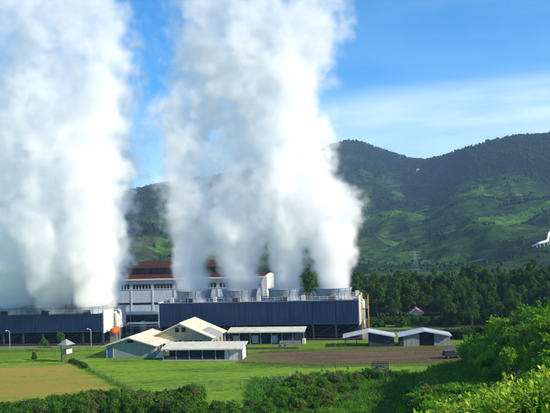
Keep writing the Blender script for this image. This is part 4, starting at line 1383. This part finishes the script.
# undergrowth before the wood
bush_lobes = lambda rnd, w, h, n: [((w * .36 * rnd.uniform(-1, 1), w * .36 * rnd.uniform(-1, 1), h * rnd.uniform(.22, .72)), (w * rnd.uniform(.16, .3), w * rnd.uniform(.16, .3), h * rnd.uniform(.18, .32))) for _ in range(n)]
def bush_proto(name, seed, w, h, n, size, m, nl=9, stems=True):
    rnd = random.Random(seed)
    L = bush_lobes(rnd, w, h, nl)
    for _ in range(5):      # sprigs that stand out of the outline
        a = rnd.uniform(0, 2 * PI); q = rnd.uniform(.1, .5) * w
        L.append(((q * math.cos(a), q * math.sin(a), h * rnd.uniform(.7, .98)), (w * .06, w * .06, h * rnd.uniform(.06, .11))))
    V, F = leaf_cloud(L, n, size, seed=seed, shell=.5)
    t = empty(name, (0, 0, 0))
    s = MB()
    for (c, rad) in L[::2]:
        s.tube([(c[0] * .15, c[1] * .15, -.2), (c[0] * .6, c[1] * .6, c[2] * .5), (c[0], c[1], c[2] + .1)], [.05 * w / 3, .035 * w / 3, .012], M['bark'], 5)
    s.build('stems', t)
    np_obj('foliage', np_mesh('foliage', V, F, m), t)
    return t


under = [bush_proto('shrub', 31 + i, 3.2, 2.4, 1500, .26, M['tree_leaf']) for i in range(3)]
for i in range(64):
    x = 27 + (i % 44) * 2.1 + random.uniform(-1, 1); y = 237 + random.uniform(-6, 5) - .05 * x
    if abs(x - 44) < 2.2 and y < 243: y = 233
    place(under, (x, y, 0), random.uniform(0, 6.28), random.uniform(.7, 1.35), 'dark shrub of the undergrowth at the foot of the wood', 'shrub', 'undergrowth before the wood')
for i in range(64):
    x = 46 + 1.15 * i + random.uniform(-1, 1); y = random.uniform(197, 203) + .06 * max(0, 60 - x) * random.random() - .02 * x
    place(under, (x, y, 0), random.uniform(0, 6.28), random.uniform(.8, 1.5), 'dark shrub in the scrub between the white panelled hut and the wood', 'shrub', 'scrub behind the white panelled hut')
for (x, y, s_) in ((50, 226, .5), (57, 224, .62), (63, 228, .6), (70, 226, .7), (77, 229, .66), (84, 226, .75), (92, 228, .7)):
    place(trees, (x, y, 0), x, s_, 'lower dark tree standing in front of the wood beside the road', 'tree', 'lower trees before the wood')

place(under, (43.2, 238.6, 0), 1.0, (1.0, 1.0, 1.0), 'dark shrub hiding the foot of the red roofed cottage', 'shrub', None)
place(under, (45.2, 238.4, 0), 2.0, (.9, .9, .85), 'lower dark shrub at the right of the red roofed cottage', 'shrub', None)
# small garden trees by the left tower
garden = [tree_proto('small_tree', 51, 3.0, 4.2, 1300, .24, M['hedge_leaf'])]
place(garden, (-62.6, 202.5, 0), 0, (.75, .75, .8), 'small round tree before the left cooling tower', 'tree', None)
place(garden, (-59.6, 206.5, 0), 2, (.8, .8, 1.05), 'small pale tree just left of the watch hut', 'tree', None)
place(under, (-60.0, 186, 0), 1, (.42, .42, .8), 'single upright bush on the grass left of the watch hut', 'bush', None)
for i, (x, y) in enumerate(((-49.0, 179.5), (-47.2, 177.2), (-45.8, 174.8), (-44.6, 172.6), (-43.4, 170.5))):
    place(under, (x, y, 0), i, (.5, .5, .42), 'low dark bush at the head of the field fence', 'bush', 'low bushes along the field fence')

# hedge along the near edge of the ochre field
hedge = [bush_proto('hedge_shrub', 61 + i, 3.6, 2.9, 3400, (.20, .16, .24, .18, .2)[i], (M['hedge_leaf'], M['mid_leaf'], M['hedge_leaf'], M['hedge_leaf'], M['olive_leaf'])[i], 13) for i in range(5)]
x = -54.0
while x < -13:
    for dy in (-5.4, -2.6, 0, 2.6):
        tt = (x + 54) / 41
        y = 127.2 + dy + 2.2 * tt + random.uniform(-.7, .7)
        hgt = .50 + .42 * sstep(tt * 1.3) + .16 * fb(x * .2, dy, 1)
        place(hedge, (x + random.uniform(-.6, .6), y, height(x, y) - .1), random.uniform(0, 6.28), (.85, .85, hgt * random.uniform(.85, 1.2)), *(('low dark green shrub in the left hedge below the ochre field', 'shrub', 'hedge below the ochre field') if x < -31 else ('taller dark green shrub in the hedge below the lawn', 'shrub', 'hedge below the lawn')))
    x += random.uniform(1.5, 2.2)
# darker scrub at the bottom middle
x = -16.0
while x < 8:
    for dy in (0, 3, 6):
        y = 117 + dy + random.uniform(-1.2, 1.2) + max(0, x + 4) * .5
        place(hedge, (x, y, height(x, y) - .15), random.uniform(0, 6.28), random.uniform(.55, .95), 'dark scrub bush at the foot of the slope below the gate', 'bush', 'scrub below the gate')
    x += random.uniform(2.0, 3.0)

# bushes between gate and dirt lot
mid = [bush_proto('bush', 81 + i, 4.2, 3.6, 4200, (.20, .16, .24, .18)[i], (M['mid_leaf'], M['hill_leaf'], M['mid_leaf'], M['olive_leaf'])[i], 12) for i in range(4)]
for (px, y, s_) in ((268, 133, .62), (276, 131, .85), (285, 134, 1.0), (294, 137, 1.12), (303, 140, 1.1), (312, 139, 1.0), (320, 142, .95), (329, 141, .8), (338, 143, .8), (300, 131, .8), (312, 130, .85), (324, 133, .7),
                    (347, 143, .72), (356, 145, .75), (365, 146, .8), (373, 145, .7), (382, 147, .55), (290, 127, .7), (336, 134, .6), (350, 136, .5), (391, 149, .42), (400, 150, .4)):
    p = plant_pt(px, y)
    place(mid, (p.x, p.y, height(p.x, p.y) - .1), random.uniform(0, 6.28), (s_, s_, s_ * random.uniform(.8, 1.05)), 'bright green bush between the gate and the dirt lot', 'bush', 'bushes below the dirt lot')

# thicket covering the spur on the right
hillb = [bush_proto('hillside_bush', 101 + i, 5.0, 4.0, 6000, (.17, .20, .26, .19, .22, .15)[i], (M['hill_leaf'], M['hill_leaf'], M['bright_leaf'], M['mid_leaf'], M['bright_leaf'], M['olive_leaf'])[i], 18) for i in range(6)]
n = 0
for it in range(4000):
    x, y = random.uniform(24, 74), random.uniform(84, 146)
    if x < 31.6 + .12 * (y - 112) + 1.5 * math.sin(y * .4) or x / y > .52: continue
    if any((x - a_) ** 2 + (y - b_) ** 2 < 2.7 ** 2 for a_, b_ in used.setdefault('hb', [])): continue
    used['hb'].append((x, y)); n += 1
    s_ = random.uniform(.5, 1.1) * (1 + .45 * sstep((x - 30) / 14))
    place(hillb, (x, y, height(x, y) - .3), random.uniform(0, 6.28), (s_, s_, s_ * random.uniform(.8, 1.3)), *(('bright green bush at the lower left edge of the thicket, near the dirt lot', 'bush', 'lower edge of the thicket') if x < 36 else ('tall bright green bush high up the thicket at the right edge', 'bush', 'top of the thicket')))
    if n > 210: break


# low leafy shrubs over the bank
bank = [bush_proto('low_shrub', 121 + i, 2.2, 1.2, 1300, .17, (M['mid_leaf'], M['hill_leaf'], M['bright_leaf'], M['olive_leaf'])[i], 10) for i in range(4)]
used['bk'] = []
n = 0
for it in range(5000):
    y = random.uniform(48, 128); x = y * random.uniform(.03, .30)
    if x > 26 + .1 * (y - 112) and y > 84: continue
    if any((x - a_) ** 2 + (y - b_) ** 2 < (1.5 + .004 * y) ** 2 for a_, b_ in used['bk']): continue
    if fb(x * .11, y * .06, 31.0, 3) < -.22: continue
    used['bk'].append((x, y)); n += 1
    s_ = random.uniform(.6, 1.15)
    place(bank, (x, y, height(x, y) - .12), random.uniform(0, 6.28), (s_, s_, s_ * random.uniform(.7, 1.2)), 'low green shrub on the grassy bank between the foreground plants and the dirt lot', 'shrub', 'low shrubs on the grassy bank')
    if n >= 260: break


# grass on the near slope and the knoll: one mass of blades
def grass(name, pts, hgt, wid, m, label, seed):
    r = np.random.default_rng(seed)
    k = len(pts)
    P = np.array([(x, y, height(x, y) - .03) for x, y in pts])
    a = r.random(k) * 2 * PI
    u = np.stack([np.cos(a), np.sin(a), np.zeros(k)], 1)
    hh = (hgt * (.5 + r.random((k, 1))))
    ln = r.standard_normal((k, 3)) * np.array([.35, .35, 0]); tip = np.array([0, 0, 1.0]) + ln
    w = wid * (.6 + .8 * r.random((k, 1)))
    V = np.stack([P - u * w, P + u * w, P + u * w * .7 + tip * hh * .6, P - u * w * .2 + tip * hh * 1.0 + ln * hh * .3], 1).reshape(-1, 3)
    o = np_obj(name, np_mesh(name, V, np.arange(len(V)).reshape(-1, 4), m))
    return tag(o, label, 'grass', kind='stuff')


pts = []
while len(pts) < 52000:
    x, y = random.uniform(-6, 50), random.uniform(84, 150)
    if not (-.05 < x / y < .42): continue
    if random.random() > .35 + .65 * max(0, fb(x * .25, y * .25, 8) + .6): continue
    pts.append((x, y))
grass('tall_grass', pts, .75, .11, M['grass_blade'], 'tall green grass covering the knoll and the slope below the dirt lot', 5)
pts = []
while len(pts) < 30000:
    x, y = random.uniform(-12, 40), random.uniform(14, 84)
    if abs(x / y) > .45: continue
    pts.append((x, y))
grass('rough_grass', pts, .6, .05, M['grass_blade'], 'rough grass on the slope under the foreground plants', 6)
# tufts that break the edges of the lawn, the field and the lot
pts = []
edges = [((-48, 178.5), (-36, 157)), ((-36, 157), (-26.2, 139)), ((-27, 138.5), (14, 145)), ((-9, 172), (8, 165)), ((8, 165), (38, 164)), ((-80, 184), (-52, 182)), ((-8, 186), (28, 188)), ((-80, 203), (-46, 198))]
for i in range(9000):
    x, y = random.uniform(-9, 40), random.uniform(163, 188)
    if fb(x * .07, y * .12, 4.0, 4) > .22: pts.append((x, y))
for a_, b_ in edges:
    for i in range(1500):
        t_ = random.random(); x = a_[0] + (b_[0] - a_[0]) * t_ + random.gauss(0, .5); y = a_[1] + (b_[1] - a_[1]) * t_ + random.gauss(0, .9)
        pts.append((x, y))
pts = [q_ for q_ in pts if not (-48 < q_[0] < -5 and q_[1] > 176 + .17 * (-(q_[0]) - 27))]
grass('grass_tufts', pts, .20, .05, M['grass_blade'], 'scattered grass tufts along the edges of lawn, field and lot', 7)


# foreground plants: stems with broad pointed leaves
def broad_plant(name, seed, h, n_stem, per, ln, wd, m, droop=.5, flower=False):
    rnd = random.Random(seed)
    V, F = [], []
    t = empty(name, (0, 0, 0))
    st = MB(); fl = MB()
    for k in range(n_stem):
        a = rnd.uniform(0, 2 * PI); lean = rnd.uniform(.05, .38)
        hh = h * rnd.uniform(.65, 1.1)
        bx, by = .18 * math.cos(a) * rnd.random(), .18 * math.sin(a) * rnd.random()
        top = Vector((bx + math.cos(a) * lean * hh, by + math.sin(a) * lean * hh, hh))
        bot = Vector((bx, by, -.15))
        st.tube([bot, (bot + top) / 2 + Vector((0, 0, .1 * hh)), top], [.016, .012, .006], M['bark'] if seed % 2 else m, 5)
        for j in range(per):
            q = .25 + .75 * (j + rnd.random()) / per
            c = bot.lerp(top, q) + Vector((0, 0, .1 * hh * 4 * q * (1 - q)))
            az = rnd.uniform(0, 2 * PI); el = rnd.uniform(.05, .9) if q < .92 else rnd.uniform(.5, 1.3)
            d = Vector((math.cos(az) * math.cos(el), math.sin(az) * math.cos(el), math.sin(el)))
            sd = d.cross(Vector((0, 0, 1))); sd.normalize()
            nn = sd.cross(d)
            L, w = ln * rnd.uniform(.6, 1.2), wd * rnd.uniform(.75, 1.2)
            mid_, tip = c + d * L * .5, c + d * L * .97 - Vector((0, 0, droop * L * rnd.uniform(.4, 1)))
            mid_ -= Vector((0, 0, droop * L * .12))
            fold = nn * w * .35
            b = len(V)
            V += [c, mid_ - fold * .4, tip, c.lerp(mid_, .55) + sd * w * .9 + fold * .3, mid_.lerp(tip, .3) + sd * w * .75 + fold * .2, c.lerp(mid_, .55) - sd * w * .9 + fold * .3, mid_.lerp(tip, .3) - sd * w * .75 + fold * .2]
            F += [(b, b + 3, b + 4, b + 1), (b + 1, b + 4, b + 2, b + 2), (b, b + 1, b + 6, b + 5), (b + 1, b + 2, b + 2, b + 6)]
        if flower and rnd.random() < .3:
            fl.lathe([(.005, -.02), (.05, .02), (.07, .09), (.03, .15), (.004, .18)], top, M['flower'], 7)
    st.build('stems', t)
    me = bpy.data.meshes.new('leaves')
    me.from_pydata([tuple(v) for v in V], [], [tuple(dict.fromkeys(f)) for f in F])
    me.materials.append(m); me.update()
    np_obj('leaves', me, t)
    if fl.v: fl.build('flower_heads', t)
    return t


fore = [broad_plant('broad_leaved_plant', 201 + i, 1.0, 11, 14, .32, .05, M['fore_leaf']) for i in range(5)]
n = 0; used['fp'] = []
for it in range(9000):
    y = random.uniform(19, 38)
    x = random.uniform(.02, .42) * y
    px = 275 + FPX * x / y
    if y > 23 + 12 * sstep((px - 390) / 110) or px < 388 + 1.2 * (y - 19): continue
    if any((x - a_) ** 2 + (y - b_) ** 2 < .66 ** 2 for a_, b_ in used['fp']): continue
    used['fp'].append((x, y)); n += 1
    s_ = random.uniform(.7, 1.15)
    place(fore, (x, y, height(x, y)), random.uniform(0, 6.28), s_, 'sunlit yellow green broad leaved plant in the near right foreground', 'plant', 'broad leaved plants in the foreground')
    if n >= 240: break
weeds = [broad_plant('weed', 301 + i, 1.5, 10, 14, .22, .04, M['weed_leaf'], .3, i == 0) for i in range(4)]
n = 0; used['wd'] = []
for it in range(9000):
    y = random.uniform(26, 52); x = random.uniform(.0, .42) * y
    px = 275 + FPX * x / y
    if y < 38 and px > 440: continue
    if any((x - a_) ** 2 + (y - b_) ** 2 < (.75 + y * .012) ** 2 for a_, b_ in used['wd']): continue
    used['wd'].append((x, y)); n += 1
    s_ = random.uniform(.55, .95)
    place(weeds, (x, y, height(x, y)), random.uniform(0, 6.28), s_, 'mid green weed with small leaves on the slope behind the foreground plants', 'weed', 'weeds on the near slope')
    if n >= 230: break


# ------------------------------------------------------------------ steam
def steam_material():
    m = bpy.data.materials.new('steam'); m.use_nodes = True
    n, l = m.node_tree.nodes, m.node_tree.links
    n.clear()
    o = n.new('ShaderNodeOutputMaterial'); v = n.new('ShaderNodeVolumePrincipled')
    v.inputs['Color'].default_value = (1, 1, 1, 1)
    v.inputs['Density'].default_value = STEAM_DENS
    v.inputs['Anisotropy'].default_value = 0.0
    l.new(v.outputs[0], o.inputs['Volume'])
    return m


STEAM_DENS = 0.19
STEP = 1.5
STEAM = steam_material()


def steam_field(name, seed, radii, lean, size, res, thin, deep=1.0):
    """geometry nodes: a voxel density field - a billowing column round a wandering axis"""
    ng = bpy.data.node_groups.new(name, 'GeometryNodeTree')
    ng.interface.new_socket('Geometry', in_out='OUTPUT', socket_type='NodeSocketGeometry')
    n, l = ng.nodes, ng.links
    def math_(op, a, b=None, c=None, clamp=False):
        k = n.new('ShaderNodeMath'); k.operation = op; k.use_clamp = clamp
        for i, v in enumerate((a, b, c)):
            if v is None: continue
            if isinstance(v, (int, float)): k.inputs[i].default_value = v
            else: l.new(v, k.inputs[i])
        return k.outputs[0]
    def vec(op, a, b=None, s=None):
        k = n.new('ShaderNodeVectorMath'); k.operation = op
        for i, v in enumerate((a, b)):
            if v is None: continue
            if isinstance(v, tuple): k.inputs[i].default_value = v
            else: l.new(v, k.inputs[i])
        if s is not None:
            if isinstance(s, (int, float)): k.inputs['Scale'].default_value = s
            else: l.new(s, k.inputs['Scale'])
        return k.outputs[0] if op not in ('LENGTH', 'DOT_PRODUCT') else k.outputs['Value']
    def noise(vect, scale, det, rough=.55):
        k = n.new('ShaderNodeTexNoise'); k.inputs['Scale'].default_value = scale; k.inputs['Detail'].default_value = det; k.inputs['Roughness'].default_value = rough
        l.new(vect, k.inputs['Vector']); return k
    def curve(v, pts):
        k = n.new('ShaderNodeFloatCurve'); cu = k.mapping.curves[0]
        cu.points[0].location = pts[0]; cu.points[-1].location = pts[-1]
        for q in pts[1:-1]: cu.points.new(*q)
        k.mapping.update(); l.new(v, k.inputs['Value']); return k.outputs[0]
    X, Z = size
    pos = n.new('GeometryNodeInputPosition').outputs[0]
    off = vec('ADD', pos, (seed * 37.7, seed * 11.3, seed * 5.9))
    sx = n.new('ShaderNodeSeparateXYZ'); l.new(pos, sx.inputs[0])
    hN = math_('DIVIDE', sx.outputs['Z'], Z, clamp=True)
    ramp = math_('MULTIPLY', hN, 5.0, clamp=True)                # calm near the stack
    ramp = math_('ADD', math_('MULTIPLY', ramp, .85), .15)
    big = vec('SUBTRACT', noise(off, .045, 2).outputs['Color'], (.5, .5, .5))
    med = vec('SUBTRACT', noise(off, .13, 3).outputs['Color'], (.5, .5, .5))
    w1 = vec('SCALE', big, None, math_('MULTIPLY', ramp, 17.0))
    w2 = vec('SCALE', med, None, math_('MULTIPLY', ramp, 8.5))
    pw = vec('ADD', vec('ADD', pos, w1), w2)
    sp = n.new('ShaderNodeSeparateXYZ'); l.new(pw, sp.inputs[0])
    cx = math_('SUBTRACT', math_('MULTIPLY', curve(hN, lean), 40.0), 20.0)
    dx = math_('SUBTRACT', sp.outputs['X'], cx)
    r = math_('MULTIPLY', curve(hN, radii), 20.0)
    fl = math_('ADD', 1 / deep, math_('MULTIPLY', hN, 0.8 * (1 - 1 / deep), clamp=True))      # two rows of stacks: the foot is longer than wide
    py = math_('MULTIPLY', sp.outputs['Y'], fl); ey = math_('MULTIPLY', sx.outputs['Y'], fl)
    dd = math_('DIVIDE', math_('SQRT', math_('ADD', math_('MULTIPLY', dx, dx), math_('MULTIPLY', py, py))), r)
    f = math_('SUBTRACT', noise(off, .20, 6, .62).outputs['Fac'], .5)
    f2 = math_('SUBTRACT', noise(off, .55, 4, .6).outputs['Fac'], .5)
    edge = math_('ADD', math_('SUBTRACT', 1.0, dd), math_('MULTIPLY', f, math_('ADD', math_('MULTIPLY', hN, 1.8), 1.3)))
    edge = math_('ADD', edge, math_('MULTIPLY', f2, math_('ADD', math_('MULTIPLY', ramp, .45), .1)))
    den = math_('MULTIPLY', edge, math_('SUBTRACT', 3.6, math_('MULTIPLY', hN, 2.2)), clamp=True)
    den = math_('POWER', den, 1.8)
    # holes and thinning with height
    hole = math_('MULTIPLY_ADD', noise(off, .07, 4, .6).outputs['Fac'], 3.2, math_('SUBTRACT', -.25, math_('MULTIPLY', ramp, .5)), clamp=True)
    den = math_('MULTIPLY', den, hole)
    den = math_('MULTIPLY', den, math_('MULTIPLY', curve(hN, thin), 2.6))
    zin = math_('MULTIPLY', math_('ADD', sx.outputs['Z'], .9), 1.2, clamp=True)
    den = math_('MULTIPLY', den, zin)
    # a whisper of vapour fills the whole envelope, so that the grid has one plain outer hull
    ex = math_('SUBTRACT', sx.outputs['X'], cx)
    er = math_('SQRT', math_('ADD', math_('MULTIPLY', ex, ex), math_('MULTIPLY', ey, ey)))
    env = math_('LESS_THAN', er, math_('ADD', math_('MULTIPLY', r, 1.25), math_('MULTIPLY', ramp, 3.5)))
    den = math_('MULTIPLY', math_('MAXIMUM', den, 0.0012), env)
    vc = n.new('GeometryNodeVolumeCube')
    l.new(den, vc.inputs['Density'])
    vc.inputs['Background'].default_value = 0
    vc.inputs['Min'].default_value = (-X, -X * .9, -1.2); vc.inputs['Max'].default_value = (X, X * .9, Z)
    vc.inputs['Resolution X'].default_value = int(2 * X / res); vc.inputs['Resolution Y'].default_value = int(1.8 * X / res); vc.inputs['Resolution Z'].default_value = int(Z / res)
    sm = n.new('GeometryNodeSetMaterial'); sm.inputs['Material'].default_value = STEAM
    l.new(vc.outputs[0], sm.inputs['Geometry'])
    go = n.new('NodeGroupOutput'); l.new(sm.outputs[0], go.inputs[0])
    return ng


def plume(loc, seed, label, group, radii, lean, thin, X=20, Z=94, res=.54, deep=1.0):
    vd = bpy.data.volumes.new('steam_plume')
    vd.materials.append(STEAM)
    vd.render.step_size = STEP
    vd.render.clipping = 0.001
    o = bpy.data.objects.new('steam_plume', vd); COL.objects.link(o)
    o.location = loc
    o.rotation_euler = (R(.3 * math.sin(seed * 3)), R(.3 * math.sin(seed * 5)), -TH + R(9 * math.sin(seed * 7)))   # so that no two hulls share a face
    md = o.modifiers.new('density', 'NODES')
    md.node_group = steam_field('steam_field', seed, radii, lean, (X, Z), res, thin, deep)
    tag(o, label, 'steam', group, 'thing')
    return o


ORD = ['leftmost', 'second from left', 'third from left', 'rightmost']
# radii in units of 20 m, lean in units of 40 m about 0.5, both by height share
RAD = [(0, .235), (.06, .29), (.14, .40), (.3, .50), (.6, .54), (1, .56)]
LEANS = [[(0, .5), (.2, .47), (.45, .48), (.7, .56), (1, .66)],
         [(0, .5), (.2, .5), (.5, .52), (1, .58)],
         [(0, .5), (.3, .5), (.6, .46), (1, .44)],
         [(0, .5), (.14, .49), (.26, .45), (.42, .30), (.6, .31), (.8, .36), (1, .38)]]
THIN = [(0, 1), (.10, .9), (.25, .55), (.5, .45), (.8, .32), (1, .24)]
for i, (x, y, r_, h_) in enumerate(RT_ST):
    w = RT0 + UX * x + UY * y
    plume((w.x, w.y, 10.6 + h_ - .6), 1.0 + i * 1.37, 'white steam plume rising from the %s fan stack of the right tower' % ORD[i], 'steam plumes of the right tower', RAD, LEANS[i], THIN)
RADL = [(0, .22), (.06, .30), (.14, .42), (.3, .50), (.6, .56), (1, .58)]
LEANL = [[(0, .5), (.3, .52), (.6, .58), (1, .52)], [(0, .5), (.3, .5), (.6, .5), (1, .5)], [(0, .5), (.5, .5), (1, .5)]]
for i in range(3):
    w = LT0 + UX * LT_ST[2 * i][0] + UY * 8.6
    plume((w.x, w.y, 8.6 + 1.4), 9.0 + i * 1.61, 'white steam plume over the %s pair of fan stacks on the left tower' % ('right', 'middle', 'left')[i], 'steam plumes of the left tower', RADL, LEANL[i], THIN, deep=2.1)

# ------------------------------------------------------------------ haze: the air between here and the hills
hz = MB()
hz.box(-3600, 3600, -300, 4400, -4, 640, None)
hm = bpy.data.materials.new('haze_air'); hm.use_nodes = True
n, l = hm.node_tree.nodes, hm.node_tree.links
n.clear()
o_ = n.new('ShaderNodeOutputMaterial'); v_ = n.new('ShaderNodeVolumePrincipled')
v_.inputs['Color'].default_value = (0.42, 0.66, 1.0, 1); v_.inputs['Density'].default_value = 0.00012; v_.inputs['Anisotropy'].default_value = 0.0
l.new(v_.outputs[0], o_.inputs['Volume'])
hz.mats = [hm]
hzo = hz.build('haze')
hzo.data.materials.clear(); hzo.data.materials.append(hm)
tag(hzo, 'thin blue haze in the air before the hills', 'haze', kind='stuff')
